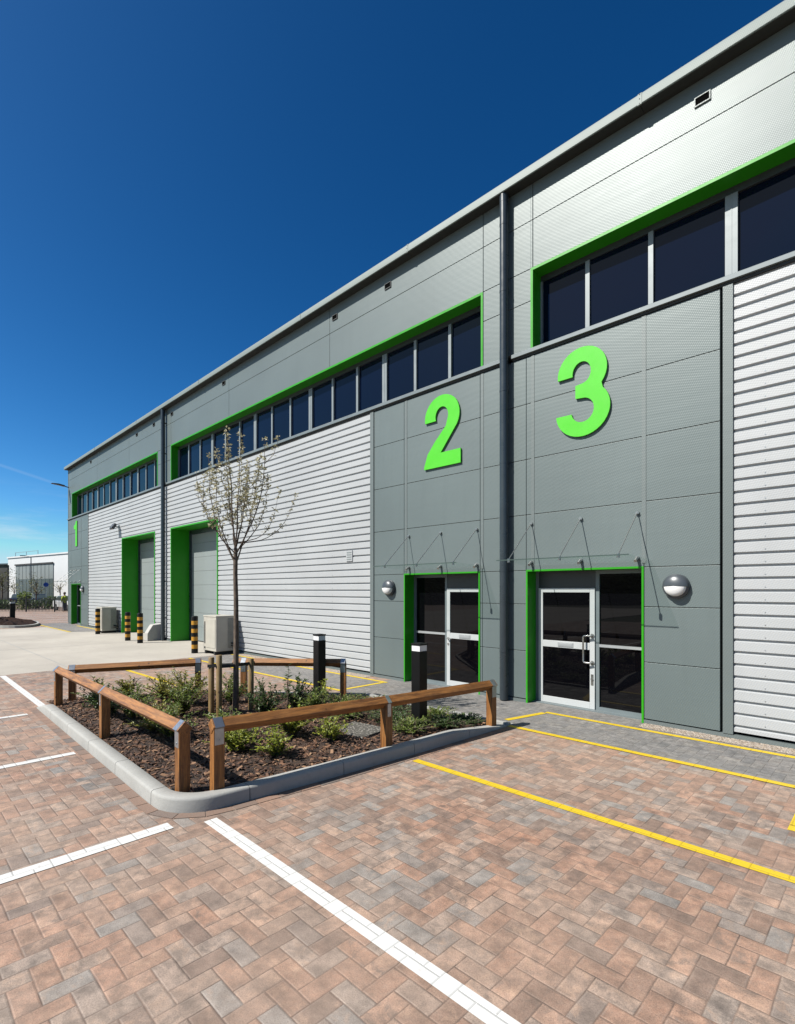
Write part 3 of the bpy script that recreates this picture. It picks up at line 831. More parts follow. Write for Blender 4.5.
for a, b, hs in ((-31.43,-21.15,[(SHUT[0][0],SHUT[0][1],4.42)]), (-21.14,-8.86,[(SHUT[1][0],SHUT[1][1],4.42)]), (-1.64,X1,[(SHUT[2][0],SHUT[2][1],4.42)])):
    cladding(a, b, .10, 6.13, hs)
    sc_ = MB()                                # fixing screws in rows
    for x in [a + .35 + 2.1*k for k in range(int((b-a)/2.1)+1)]:
        if any(h[0]-.1 < x < h[1]+.1 for h in hs): continue
        for r in range(0, 36, 1):
            z = r*.165 + .060 + .165
            if z < 6.0: sc_.tube([(x, WY-.004, z),(x, WY+.003, z)], .007, 6)
    sc_.build('fixing_screws', M['galv'], B)['kind'] = 'stuff'
# flashings: vertical corner trims, base and sill
for x0, x1 in ((-31.56,-31.43),(-8.86,-8.74),(-1.80+.035,-1.64)):
    fl = MB(); fl.box(x0+.002, x1-.002, WY-.022, WY+.10, .06, 6.115); fl.build('corner_flashing', M['trim'], B, bevel=.003)
for x0, x1 in ((-35.6,PORT[0][0]-.002),(PORT[0][1]+.002,SHUT[0][0]-.002),(SHUT[0][1]+.002,SHUT[1][0]-.002),(SHUT[1][1]+.002,PORT[1][0]-.002),(PORT[1][1]+.002,PORT[2][0]-.002),(PORT[2][1]+.002,SHUT[2][0]-.002)):
    bs = MB(); bs.box(x0, x1, WY-.012, WY+.09, -.02, .058); bs.build('base_flashing', M['trim'], B)
for x0, x1 in ((-35.62,-20.98),(-20.78,-5.27),(-5.06,X1)):
    s = MB(); s.prism([(WY-.055,6.165),(WY-.055,6.225),(WY-.045,6.235),(WY+.05,6.248),(WY+.05,6.165)], 'x', x0, x1)
    s.build('sill_flashing', M['gframe'], B)
    s = MB(); s.box(x0+.01, x1-.01, WY-.012, WY+.05, 6.128, 6.163); s.build('sill_shadow_strip', M['backing'], B)  # dark strip standing in for the gap and shadow under the sill

# green surrounds -------------------------------------------------
def surround(name, x0, x1, z0, z1, depth, t=.045, sill=False, proud=.012):
    g = MB(); ya, yb = WY-proud, WY+depth
    g.box(x0, x0+t, ya, yb, z0, z1-t-.0015); g.box(x1-t, x1, ya, yb, z0, z1-t-.0015); g.box(x0, x1, ya, yb, z1-t, z1)
    return g.build(name, M['green'], B)
for w in WIN: surround('window_surround', w[0]+.001, w[1]-.001, SILL+.032, HEAD-.001, .30)
for p in PORT: surround('door_surround', p[0]+.001, p[1]-.001, .0, DZ+.012, .36, .03)
for p in SHUT: surround('shutter_surround', p[0]+.001, p[1]-.001, .0, 4.42, .80, .05, proud=.02)

# ribbon windows ------------------------------------------------
GY = WY + .30
random.seed(5)
for w, wide in zip(WIN, ((3,6,9),(3,6,9,12),(3,6,9))):
    x0, x1 = w[0]+.046, w[1]-.046
    wf = MB(); wf.box(x0, x1, GY-.03, GY+.06, SILL+.02, SILL+.085)
    fr_ = wf.build('ribbon_window', M['gframe'], B)
    wf = MB(); wf.box(x0, x1, GY-.03, GY+.06, HEAD-.15, HEAD-.046); wf.build('head_frame', M['head_shade'], fr_)  # head frame coloured dark for the shade of the reveal
    n = round(x1-x0) ; edges = [x1 - (x1-x0)*k/n for k in range(n+1)]
    if w is WIN[2]: edges = [-4.644,-3.78,-2.78] + [-1.72+1.0*k for k in range(0,11)] ; edges[-1] = x1
    es = sorted(edges)
    mu = []
    for k, x in enumerate(es):
        dbl = (w is WIN[2] and abs(x+1.72) < .01) or (w is not WIN[2] and 0 < k < len(es)-1 and (len(es)-1-k) in wide)
        hw = .075 if dbl else .036
        a, b = max(x0, x-hw), min(x1, x+hw); mu.append((a, b))
        q = MB(); q.box(a, b, GY-.045, GY+.05, SILL+.087, HEAD-.152)
        if dbl: q.box(x-.008, x+.008, GY-.049, GY-.0455, SILL+.087, HEAD-.152)
        q.build('mullion', M['mull'], fr_)
    for (a0, b0), (a1, b1) in zip(mu, mu[1:]):
        q = MB(); tl = random.uniform(-.008,.008); tz = random.uniform(-.008,.008)
        za, zb = SILL+.088, HEAD-.153
        q.add([(b0+.001,GY-tl,za),(a1-.001,GY+tl,za),(a1-.001,GY+tl+tz,zb),(b0+.001,GY-tl+tz,zb),
               (b0+.001,GY+.03,za),(a1-.001,GY+.03,za),(a1-.001,GY+.03,zb),(b0+.001,GY+.03,zb)],
              [(0,1,2,3),(4,7,6,5),(0,4,5,1),(1,5,6,2),(2,6,7,3),(3,7,4,0)])
        q.build('pane', M['glass'], fr_)

# entrance doors ------------------------------------------------
def entrance(p, leaf_right):
    """screen of a door leaf and a side light; leaf_right puts the door on the right-hand side"""
    x0, x1 = p[0]+.031, p[1]-.031; y = WY+.30; zt = DZ-.02
    f = MB()
    xm = x1-1.0-.06 if leaf_right else x0+1.10
    f.box(x0, x0+.06, y-.02, y+.05, .0, zt); f.box(x1-.06, x1, y-.02, y+.05, .0, zt)
    f.box(xm, xm+.06, y-.02, y+.05, .0, zt)
    dl, dr = (xm+.06, x1-.06) if leaf_right else (x0+.06, xm)
    sl, sr = (x0+.06, xm) if leaf_right else (xm+.06, x1-.06)
    f.box(sl, sr, y-.02, y+.05, .0, .07); f.box(sl, sr, y-.02, y+.05, zt-.06, zt)
    scr = f.build('entrance_screen', M['gframe'], B)
    g = MB(); g.box(dl+.001, dr-.001, y-.012, y+.05, 2.04, zt); g.build('head_panel', M['head_shade'], scr)  # panel over the door, its shade painted into the colour
    g = MB(); g.box(sl+.001, sr-.001, y+.012, y+.03, 1.106, zt-.061); g.box(sl+.001, sr-.001, y+.012, y+.03, .071, 1.059)
    g.build('pane', M['door_glass'], scr)
    g = MB(); g.box(sl, sr, y-.02, y+.04, 1.06, 1.105); g.build('transom', M['frame'], scr)
    a, b = dl+.006, dr-.006; za, zb = .02, 2.034; w = .085
    d = MB()
    d.box(a, a+w, y-.045, y+.0, za, zb); d.box(b-w, b, y-.045, y+.0, za, zb)
    d.box(a+w, b-w, y-.045, y+.0, za, za+.11); d.box(a+w, b-w, y-.045, y+.0, zb-.075, zb); d.box(a+w, b-w, y-.045, y+.0, 1.0, 1.115)
    dr_ = d.build('door', M['white_metal'], B, bevel=.003)
    g = MB(); g.box(a+w+.001, b-w-.001, y-.030, y-.015, za+.111, .999); g.box(a+w+.001, b-w-.001, y-.030, y-.015, 1.116, zb-.076)
    g.build('pane', M['door_glass'], dr_)
    mx = (a+b)/2
    g = MB(); g.box(mx-.14, mx+.14, y-.053, y-.0455, 1.02, 1.095); g.box(mx-.12, mx+.12, y-.056, y-.0535, 1.035, 1.08)
    g.build('letter_plate', M['frame'], dr_, bevel=.002)
    hx = (a + w/2) if leaf_right else (b - w/2)
    g = MB()
    if leaf_right:
        g.tube([(hx,y-.045,1.0),(hx,y-.10,1.0)], .012, 10); g.tube([(hx,y-.095,1.0),(hx+.13,y-.095,1.0)], .011, 10)
        g.tube([(hx,y-.0455,1.0),(hx,y-.052,1.0)], .028, 14); g.tube([(hx,y-.0455,.88),(hx,y-.052,.88)], .024, 14)
    else:
        hx2 = hx - .05
        pts = [(hx, y-.045, 1.24),(hx, y-.085, 1.24),(hx-.02, y-.10, 1.24)] 
        g.tube([(hx,y-.045,1.24),(hx,y-.10,1.24),(hx-.06,y-.112,1.24),(hx-.11,y-.112,1.235),(hx-.125,y-.112,1.215),(hx-.125,y-.112,.815),(hx-.11,y-.112,.795),(hx-.06,y-.112,.79),(hx,y-.10,.79),(hx,y-.045,.79)], .016, 10)
        for z in (1.24,.79): g.tube([(hx,y-.0455,z),(hx,y-.058,z)], .036, 16)
        g.tube([(hx,y-.0455,.52),(hx,y-.062,.52)], .022, 14); g.box(hx-.02,hx+.02,y-.052,y-.0455,.42,.60)
    g.build('handle', M['steel'], dr_, smooth=50)
    g = MB(); g.box(x0, x1, y-.14, y+.05, -.004, .018); g.build('threshold', M['gframe'], B)
entrance(PORT[0], True); entrance(PORT[1], True); entrance(PORT[2], False)

# sectional shutters -------------------------------------------
for p in SHUT:
    x0, x1 = p[0]+.051, p[1]-.051; y = WY+.74
    s = MB(); z = .03; n = 8; hh = (4.36-.03)/n
    for k in range(n):
        s.box(x0+.13, x1-.13, y, y+.05, z+.003, z+hh-.003); z += hh
    sh = s.build('sectional_shutter', M['shutter'], B, bevel=.004)
    g = MB(); g.box(x0, x0+.13, y-.05, y+.06, 0, 4.36); g.box(x1-.13, x1, y-.05, y+.06, 0, 4.36); g.box(x0+.13, x1-.13, y-.03, y+.06, 4.18, 4.36)
    g.build('guide_rail', M['pipe'], sh)
    g = MB(); g.box(x0+.131, x1-.131, y+.052, y+.07, .0, 4.2); g.box(x0+.131, x1-.131, y-.012, y+.04, .0, .032); g.build('bottom_seal', M['rubber'], sh)

# eaves, gutter, roof, gable, back ------------------------------
seg = [X0-.07, -29.6, -23.6, -17.5, -11.4, -5.3-2.2, -2.78, 3.2, 7.2, X1+.06]
for a, b in zip(seg, seg[1:]):
    g = MB()
    g.prism([(WY+.06,9.160),(WY-.185,9.150),(WY-.185,9.142),(WY-.203,9.140),(WY-.210,9.15),(WY-.205,9.28),(WY-.195,9.302),(WY-.16,9.318),(WY+.06,9.335)], 'x', a+.006, b-.006)
    g.build('gutter', M['gutter'], B, smooth=35)
    g = MB(); g.box(a+.003, b-.003, WY-.184, WY+.055, 9.139, 9.1485); g.build('soffit_shade', M['soffit_shade'], B)  # dark plate, underside shade of the gutter put into its colour
    if b < X1:
        g = MB(); g.prism([(WY-.19,9.133),(WY-.214,9.135),(WY-.211,9.282),(WY-.198,9.309),(WY-.15,9.324)], 'x', b-.03, b+.03)
        g.build('gutter_joint', M['gutter'], B, smooth=35)
        g = MB()
        for z in (9.15,9.22,9.29): g.tube([(b, WY-.205, z),(b, WY-.216, z)], .008, 6)
        g.build('gutter_rivets', M['backing'], B)
rf = MB(); rf.prism([(WY+.061,9.14),(WY+.061,9.33),(20,10.35),(32.1,9.35),(32.1,9.14),(20,10.15)], 'x', X0-.05, X1+.05)
rf.build('roof', M['gutter'], B)
gw = MB(); gw.box(X0, X0+.2, WY+.21, 32, -.02, 9.13); gw.box(X1-.2, X1, WY+.21, 32, -.02, 9.13); gw.box(X0+.2, X1-.2, 31.8, 32, -.02, 9.13)
gw.box(X0, X0+.05, WY+.051, WY+.209, 0, 9.13)
gw.box(X0+.2, X1-.2, WY+1.1, WY+1.2, -.02, 9.13)
gw.build('gable_wall', M['panel'], B)
ctp = MB(); ctp.box(X0-.012, X0+.06, WY-.008, WY-.0015, .06, 6.12); ctp.box(X0-.012, X0+.06, WY-.008, WY-.0015, 6.26, 9.13)
ctp.build('corner_trim', M['trim'], B)

# downpipes ------------------------------------------------------
for x, zb in ((-5.165,.02),(-20.88,.02)):
    d = MB(); y = WY-.115; r = .078
    d.tube([(x,y,zb),(x,y,9.0)], r, 20); d.tube([(x,y,9.0),(x,y,9.13)], .080, 20)
    for z in (3.1,6.25): d.tube([(x,y,z-.09),(x,y,z+.09)], .080, 20)
    pp = d.build('downpipe', M['pipe'], B, smooth=40)
    for z in (.9,2.35,4.3,5.6,7.4,8.6):
        c = MB(); c.tube([(x,y,z-.02),(x,y,z+.02)], .0815, 20); c.box(x-.02,x+.02,y+.08,WY+.0,z-.018,z+.018)
        c.build('pipe_clip', M['pipe'], pp, smooth=40)
gb = MB()
gb.prism([(WY-.62,0),(WY-.62,.30),(WY-.42,.62),(WY-.03,.66),(WY-.03,0)], 'x', -21.44, -21.10)
gb.build('downpipe_guard', M['block'], B, bevel=.02)
gb2 = MB(); gb2.prism([(WY-.35,0),(WY-.35,.35),(WY-.2,.6),(WY+.0,.62),(WY+.0,0)], 'x', -21.99, -21.75)
gb2.build('downpipe_guard', M['block'], B, bevel=.02)
# small overflow vents under the gutter --------------------------
for x in (-2.01,-8.28,-10.18,-16.04,-20.28,-22.12,-24.09,-30.97,4.2):
    v = MB(); z0, z1 = 8.775, 8.905; a, b = x-.10, x+.10
    v.box(a, a+.014, WY-.02, WY-.002, z0, z1); v.box(b-.014, b, WY-.02, WY-.002, z0, z1); v.box(a+.014, b-.014, WY-.02, WY-.002, z0, z0+.016); v.box(a+.014, b-.014, WY-.02, WY-.002, z1-.012, z1)
    vo = v.build('overflow_vent', M['trim'] if x == -2.01 else M['backing'], B)
    q = MB(); q.box(a+.015, b-.015, WY-.008, WY-.003, z0+.017, z1-.013)
    q.build('vent_opening', M['void'], vo)

# ------------------------------------------------------------------ fittings on the facade
def mount(d, name, mat, par, **k): return d.build(name, mat, par, **k)
def canopy(p, label, rods):
    x0, x1 = p[0]-.05, p[1]+.10; zc = 2.455; fo = .86
    t = thing('entrance_canopy', label, 'canopy', ((x0+x1)/2, WY, zc), 'glass canopies over the entrance doors')
    g = MB(); g.prism([(WY-.02,zc-.012),(WY-.02,zc),(WY-fo,zc+.04),(WY-fo,zc+.028)], 'x', x0, x1); g.build('glass_panel', M['canopy'], t)
    g = MB(); g.prism([(WY-fo-.003,zc+.026),(WY-fo-.003,zc+.042),(WY-fo-.0005,zc+.042),(WY-fo-.0005,zc+.026)], 'x', x0, x1); g.build('glass_edge', M['edge'], t)
    for x in rods:
        r = MB(); ft = (x, WY-.74, zc+.05)
        r.tube([(x, WY-.03, 3.16), ft], .0075, 8)
        r.build('rod', M['steel'], t, smooth=60)
        k = MB(); k.tube([(x, WY-.001, 3.165),(x, WY-.035, 3.165)], .028, 12); k.build('bracket', M['steel'], t, smooth=50); k = MB(); k.tube([(x, WY-.74, zc-.0),(x, WY-.74, zc+.062)], .022, 12); k.build('bracket', M['steel'], t, smooth=50); k = MB()
        k.tube([(x, WY-.001, zc+.03),(x, WY-.04, zc+.03)], .030, 12); k.tube([(x, WY-.03, zc+.03),(x, WY-.10, zc-.02)], .024, 12)
        k.build('bracket', M['steel'], t, smooth=50)
    return t
canopy(PORT[0], 'glass canopy on rods over the far door under the green 1', [-34.75,-33.9,-33.0])
canopy(PORT[1], 'glass canopy on rods over the door under the green 2', [-7.63,-6.74,-5.84])
canopy(PORT[2], 'glass canopy on rods over the door under the green 3', [-4.67,-3.77,-2.88])

def bulkhead(x, z, label):
    t = thing('wall_light', label, 'wall light', (x, WY, z), 'round wall lights beside the doors')
    n = 28; prof = [(.172,.0),(.172,.05),(.166,.075),(.150,.098),(.115,.122),(.070,.138),(.03,.145)]
    def dome(lo, hi, dr):
        m = MB(); rows = []
        for r, o in prof:
            rows.append([(x + (r+dr)*math.cos(a), WY-.003-o-dr*.6, z + (r+dr)*math.sin(a)) for a in [lo+(hi-lo)*k/n for k in range(n+1)]])
        vs = [v for r in rows for v in r] + [(x, WY-.003-.147-dr*.6, z)]; fs = []
        for i in range(len(rows)-1):
            for k in range(n): fs.append((i*(n+1)+k, i*(n+1)+k+1, (i+1)*(n+1)+k+1, (i+1)*(n+1)+k))
        e = (len(rows)-1)*(n+1)
        for k in range(n): fs.append((e+k, e+k+1, len(vs)-1))
        m.add(vs, fs); return m
    dome(R(-3), R(183), .004).build('hood', M['hood'], t, smooth=50)
    full = prof[:]; prof[:] = [(r*.84, .056+(o-.0)*.72 if o > 0 else .0) for r, o in full]
    dome(R(183.5), R(356.5), .0).build('diffuser', M['diffuser'], t, smooth=50)
    m = MB(); m.tube([(x,WY-.001,z),(x,WY-.052,z),(x,WY-.062,z)], [.178,.178,.165], 32); m.build('back_plate', M['hood'], t, smooth=40)
bulkhead(-32.42, 2.06, 'round half hooded wall light right of the far door under the green 1')
bulkhead(-8.22, 2.05, 'round half hooded wall light left of the door under the green 2')
bulkhead(-2.34, 2.055, 'round half hooded wall light right of the door under the green 3')

# numbers ---------------------------------------------------------
def ell(cx, cz, rx, rz, a0, a1, n=22):
    return [(cx + rx*math.cos(R(a0+(a1-a0)*k/n)), cz + rz*math.sin(R(a0+(a1-a0)*k/n))) for k in range(n+1)]
THREE = (ell(.445,1.045,.415,.405,186,-38) + ell(.455,.425,.455,.425,42,-176) +
         ell(.460,.425,.190,.195,-170,88) + [(.34,.632),(.34,.842)] + ell(.445,1.035,.155,.180,-88,190))
TWO = (ell(.455,1.015,.435,.435,188,-32) + [(.425,.285),(.915,.285),(.915,0),(.0,0),(.0,.05),(.09,.30),(.28,.53),(.555,.80)] +
       ell(.455,1.025,.160,.190,-22,202))
ONE = [(.33,0),(.60,0),(.60,1.45),(.40,1.45),(.36,1.34),(.24,1.24),(.06,1.20),(.06,.99),(.33,.99)]
def number_sign(pts, x, z, w, label, ch):
    t = MB()
    me = bpy.data.meshes.new('unit_number'); bm = bmesh.new()
    vs = [bm.verts.new((px*w, 0, pz)) for px, pz in pts]
    f = bm.faces.new(vs); f.normal_update()
    r = bmesh.ops.extrude_face_region(bm, geom=[f])
    for v in r['geom']:
        if isinstance(v, bmesh.types.BMVert): v.co.y += .03
    bmesh.ops.triangulate(bm, faces=[q for q in bm.faces if len(q.verts) > 4])
    bmesh.ops.recalc_face_normals(bm, faces=bm.faces)
    bm.to_mesh(me); bm.free(); me.materials.append(M['number'])
    o = bpy.data.objects.new('unit_number', me); COL.objects.link(o); o.location = (x, WY-.040, z)
    return tag(o, label, 'number sign', 'green unit numbers on the wall')
number_sign(ONE, -34.25, 4.50, 1.15, 'green number 1 on the far end panel of the wall', '1')
number_sign(TWO, -7.16, 4.505, 1.04, 'green number 2 on the wall left of the near downpipe', '2')
number_sign(THREE, -4.19, 4.50, 1.0, 'green number 3 on the wall right of the near downpipe', '3')

# floodlight, corner luminaire, small wall grille ------------------
t = thing('floodlight', 'small grey floodlight on the silver cladding above the far condenser', 'floodlight', (-26.75, WY, 5.0))
q = MB(); m4 = Matrix.Translation((-26.45, WY-.26, 4.98)) @ Matrix.Rotation(R(-32),4,'X')
def mbox(mb_, m4, a, mi=0):
    o = MB(); o.box(*a); mb_.add([m4 @ Vector(v) for v in o.v], o.f, mi)
mbox(q, m4, (-.18,.18,-.06,.06,-.14,.14)); q.build('housing', M['pipe'], t, bevel=.01)
q = MB(); mbox(q, m4, (-.155,.155,-.066,-.061,-.115,.115)); q.build('lens', M['fin'], t)
q = MB(); q.box(-26.48,-26.42,WY-.20,WY-.021,4.96,5.0); q.box(-26.52,-26.38,WY-.02,WY-.0005,4.9,5.06); q.build('bracket', M['pipe'], t)
t = thing('corner_light', 'dark wall mounted luminaire on an arm at the far upper corner of the building', 'wall light', (-35.45, WY, 8.14))
q = MB(); q.tube([(-35.45,WY-.001,8.10),(-35.45,WY-.25,8.15)], .03, 8); q.build('arm', M['pipe'], t)
q = MB(); q.prism([(WY-.22,8.12),(WY-.22,8.19),(WY-.55,8.25),(WY-.88,8.235),(WY-.90,8.21),(WY-.5,8.17)], 'x', -35.58, -35.32); q.build('lamp_head', M['pipe'], t, bevel=.012)
t = thing('wall_grille', 'small pale ventilation grille on the silver cladding left of the unit 2 panel', 'ventilation grille', (-9.6, WY, 2.83))
q = MB(); q.box(-9.73,-9.50,WY-.02,WY-.0005,2.70,2.96); q.build('plate', M['clad'], t)
q = MB()
for k in range(4): q.box(-9.70,-9.53,WY-.026,WY-.0205,2.735+k*.055,2.76+k*.055)
q.build('slot', M['shutter'], t)

# condensers -------------------------------------------------------
def condenser(x, y, label):
    t = thing('condenser_unit', label, 'air conditioner', (x, y, 0), 'air conditioning condensers on the ground by the wall')
    w, d, h, z0 = .86, .62, 1.09, .10
    c = MB(); c.box(x, x+w, y, y+d, z0, z0+h); c.build('cabinet', M['ac'], t, bevel=.018)
    c = MB(); c.box(x-.012, x+w+.012, y-.012, y+d+.012, z0+h-.03, z0+h+.012); c.build('lid', M['ac'], t, bevel=.01)
    for k in range(2):
        c = MB(); c.box(x+.08+k*.62, x+.16+k*.62, y-.0, y+d, .0, z0+.002); c.build('foot', M['rubber'], t)
    c = MB(); c.box(x+.20, x+w-.05, y-.012, y-.0005, z0+.10, z0+h-.10); c.build('front_panel', M['ac'], t, bevel=.008)
    c = MB(); c.box(x+.06, x+.13, y-.006, y-.0005, z0+.22, z0+h-.18); c.build('grille', M['fin'], t)
    c = MB(); c.box(x+.05, x+.14, y-.008, y-.0005, z0+.06, z0+.12); c.build('valve_cover', M['ac_dark'], t)
    c = MB(); c.box(x+w+.0005, x+w+.006, y+.04, y+.34, z0+.12, z0+h-.08); c.build('side_panel', M['ac'], t)
    c = MB()
    for k in range(26): c.box(x+w+.0005, x+w+.012, y+.38, y+.60, z0+.10+k*.036, z0+.112+k*.036)
    c.build('coil', M['fin'], t)
    c = MB(); c.tube([(x+w-.02,y+.5,.35),(x+w+.09,y+.52,.33),(x+w+.1,y+d+.04,.30)], .022, 8); c.tube([(x+w-.02,y+.5,.27),(x+w+.07,y+.52,.25),(x+w+.08,y+d+.04,.2)], .016, 8)
    c.build('pipe', M['rubber'], t, smooth=50)
condenser(-15.88, 7.33, 'ivory air conditioning condenser beside the nearer green shutter opening')
condenser(-27.25, 7.35, 'ivory air conditioning condenser left of the far green shutter opening')

# black and yellow bollards ------------------------------------------
def guard_bollard(x, y, label, h=1.13):
    t = MB(); r = .10; n = 20; k = 9; b = .02
    zs = [b] + [b + (h-.03-b)*i/k for i in range(1, k+1)]
    for i in range(k):
        t.tube([(x,y,zs[i] if i else -.02),(x,y,zs[i+1])], r, n, cap=False, mi=(0 if i % 2 == 0 else 1))
    t.tube([(x,y,zs[-1]),(x,y,h-.008),(x,y,h)], [r,r*.92,r*.6], n, mi=0)
    o = t.build('guard_bollard', [M['black'], M['bol_yellow']], None, smooth=40)
    # put its origin at its foot
    for v in o.data.vertices: v.co.x -= x; v.co.y -= y
    o.location = (x, y, 0)
    return tag(o, label, 'bollard', 'black and yellow striped bollards guarding the shutters')
guard_bollard(-26.1,7.10,'striped black and yellow bollard farthest away, left of the far condenser',1.16)
guard_bollard(-21.9,7.02,'left striped bollard of the pair before the far green shutter opening')
guard_bollard(-20.55,7.02,'right striped bollard of the pair, nearest the concrete pipe guard')
guard_bollard(-16.05,7.12,'striped black and yellow bollard beside the nearer condenser',1.18)

# ------------------------------------------------------------------ far left: island, fence, sheds
ib = MB(); cxI, cyI = -38.3, 5.4
n = 40
def isl(a, s): return (cxI + 5.0*s*math.cos(a)*1.0, cyI + 1.5*s*math.sin(a))
outer = [isl(2*math.pi*k/n, 1) for k in range(n)]; inn = [isl(2*math.pi*k/n, .94) for k in range(n)]
ik = MB()
for k in range(n):
    k2 = (k+1) % n
    ik.prism([outer[k], outer[k2], inn[k2], inn[k]], 'z', -.02, .12)
structure(ik.build('kerb', M['kerb']))
rd = random.Random(4)
rows = []
for s in (.94,.8,.6,.4,.2):
    rows.append([(*isl(2*math.pi*k/n, s), .10 + .22*(1-s) + (rd.uniform(-.09,.14) if s < .9 else 0)) for k in range(n)])
for r in rows: ib.v += r
ib.v.append((cxI, cyI, .35))
for i in range(4):
    for k in range(n): ib.f.append((i*n+k, i*n+(k+1)%n, (i+1)*n+(k+1)%n, (i+1)*n+k)); ib.m.append(0)
for k in range(n): ib.f.append((4*n+k, 4*n+(k+1)%n, 5*n)); ib.m.append(0)
structure(ib.build('planting_bed', M['soil']))
bl = bollard_light(-37.9,5.75,1.32,'black square bollard light in the far earth island', .12)

def far_box(mb_, px0, Z0, px1, Z1, dep, z0, z1):
    """a box whose front runs from picture column px0 at distance Z0 to px1 at Z1"""
    a = Vector(far(px0, Z0)); b = Vector(far(px1, Z1)); d = (b-a).normalized(); n = Vector((-d.y, d.x))
    if n.dot(a) < 0: n = -n
    mb_.prism([tuple(a), tuple(b), tuple(b+n*dep), tuple(a+n*dep)], 'z', z0, z1)
    return a, b, d, n
def shed():
    a = Vector(far(8, 131)); b = Vector(far(67, 113)); d = (b-a).normalized(); b = a + d*70
    n = Vector((-d.y, d.x)); n = n if n.dot(a) > 0 else -n
    t = thing('white_warehouse', 'large white warehouse with a grey panelled middle, far behind the fence', 'building', (a.x, a.y, 0))
    def prism(o, s0, s1, y0, y1, z0, z1):
        p = [a + d*s0 + n*y0, a + d*s1 + n*y0, a + d*s1 + n*y1, a + d*s0 + n*y1]; o.prism([tuple(q) for q in p], 'z', z0, z1)
    L = (Vector(far(67,113))-a).length
    w = MB(); prism(w, 0, 70, 0, 45, 0, 10.0); w.build('wall', M['white_wall'], t)
    w = MB(); prism(w, -.2, 70.2, -.2, 45.2, 10.002, 10.35); w.build('roof', M['white_wall'], t)
    w = MB(); prism(w, L*.16, L*.80, -.15, -.01, 4.6, 8.2); w.build('grey_panel', M['shed_grey'], t)
    w = MB(); prism(w, L*.16, L*.80, -.14, -.011, .3, 4.59); w.build('glazing', M['shed_dark'], t)
    w = MB(); prism(w, L*.155, L*.805, -.35, -.16, 8.0, 8.35); w.build('fascia', M['dark_wall'], t)
    w = MB()
    for k in range(1,10): prism(w, L*(.16+.064*k)-.05, L*(.16+.064*k)+.05, -.2, -.16, .3, 8.0)
    w.build('mullion', M['gframe'], t)
    w = MB()
    for k in range(3): prism(w, 3+k*6.5, 3.1+k*6.5, .5, .6, 10.36, 11.3)
    prism(w, 2.9, 16.2, .5, .58, 11.31, 11.4); w.build('roof_rail', M['galv'], t)
shed()
def dark_shed():
    t = thing('dark_building', 'dark brown building at the left edge behind the fence', 'building', (*far(-20,100), 0))
    w = MB(); a, b, d, n = far_box(w, -60, 104, 7.5, 97, .3, 0, 6.7); q_ = [far(-60,104.5), far(7.2,97.5), far(6,120), far(-60,125)]; w.prism(q_, 'z', 0, 6.69); w.build('wall', M['dark_wall'], t)
    w = MB(); p = [Vector(far(-61,103.5)), Vector(far(7.9,96.5)), Vector(far(6.2,120.5)), Vector(far(-61,125.5))]; w.prism([tuple(q) for q in p], 'z', 6.702, 7.0); w.build('roof', M['pipe'], t)
    w = MB()
    for k in range(5):
        p0 = a + d*(1.5+k*2.6); p1 = p0 + d*1.5; w.prism([tuple(p0-n*.05), tuple(p1-n*.05), tuple(p1-n*.005), tuple(p0-n*.005)], 'z', 3.4, 4.8)
    w.build('window', M['shed_dark'], t)
dark_shed()
# railings
def fence():
    a = Vector(far(-60, 47)); b = Vector(far(160, 47)); d = (b-a).normalized(); L = (b-a).length; n = Vector((-d.y,d.x))
    t = thing('metal_fence', 'black metal railing fence along the far side of the car park', 'fence', (a.x, a.y, 0))
    w = MB()
    for z in (.25,1.15):
        p = [a - n*.02, b - n*.02, b + n*.02, a + n*.02]; w.prism([tuple(q) for q in p], 'z', z, z+.04)
    w.build('rail', M['fence'], t)
    w = MB()
    k = 0
    while k*.13 < L:
        p = a + d*k*.13 ; w.prism([tuple(p + d*x + n*y) for x, y in ((-.014,-.014),(.014,-.014),(.014,.014),(-.014,.014))], 'z', .05, 1.3); k += 1
    w.build('bars', M['fence'], t)
    k = 0
    while k*2.6 < L:
        w = MB(); p = a + d*(k*2.6+.06); w.prism([tuple(p + d*x + n*y) for x, y in ((-.035,-.035),(.035,-.035),(.035,.035),(-.035,.035))], 'z', -.05, 1.42); w.build('post', M['fence'], t); k += 1
fence()
def street_lamp(px, Z, h, label, side):
    x, y = far(px, Z); t = thing('street_lamp', label, 'street lamp', (x, y, 0), 'street lamps by the far road')
    w = MB(); w.tube([(x,y,-.05),(x,y,1.2),(x,y,1.25),(x,y,h)], [.13,.13,.10,.07], 10); w.build('pole', M['pipe'], t, smooth=50)
    r = -D1 * side
    w = MB(); e = Vector((x,y)) - Vector(NV)*0 + Vector((-.02,-.72))*side; w.tube([(x,y,h-.02),(x + (e.x-x)*1., y + (e.y-y)*1., h+.12)], .03, 8); w.build('arm', M['pipe'], t)
    w = MB(); q = Vector((e.x-x, e.y-y)).normalized(); s = Vector((-q.y,q.x))*.14
    p0 = e; p1 = e + q*.75
    w.prism([tuple(p0-s*.6), tuple(p1-s), tuple(p1+s), tuple(p0+s*.6)], 'z', h+.07, h+.20); w.build('lamp_head', M['hood'], t, bevel=.02)
street_lamp(31, 84, 7.4, 'tall grey street lamp in front of the white warehouse', 1)

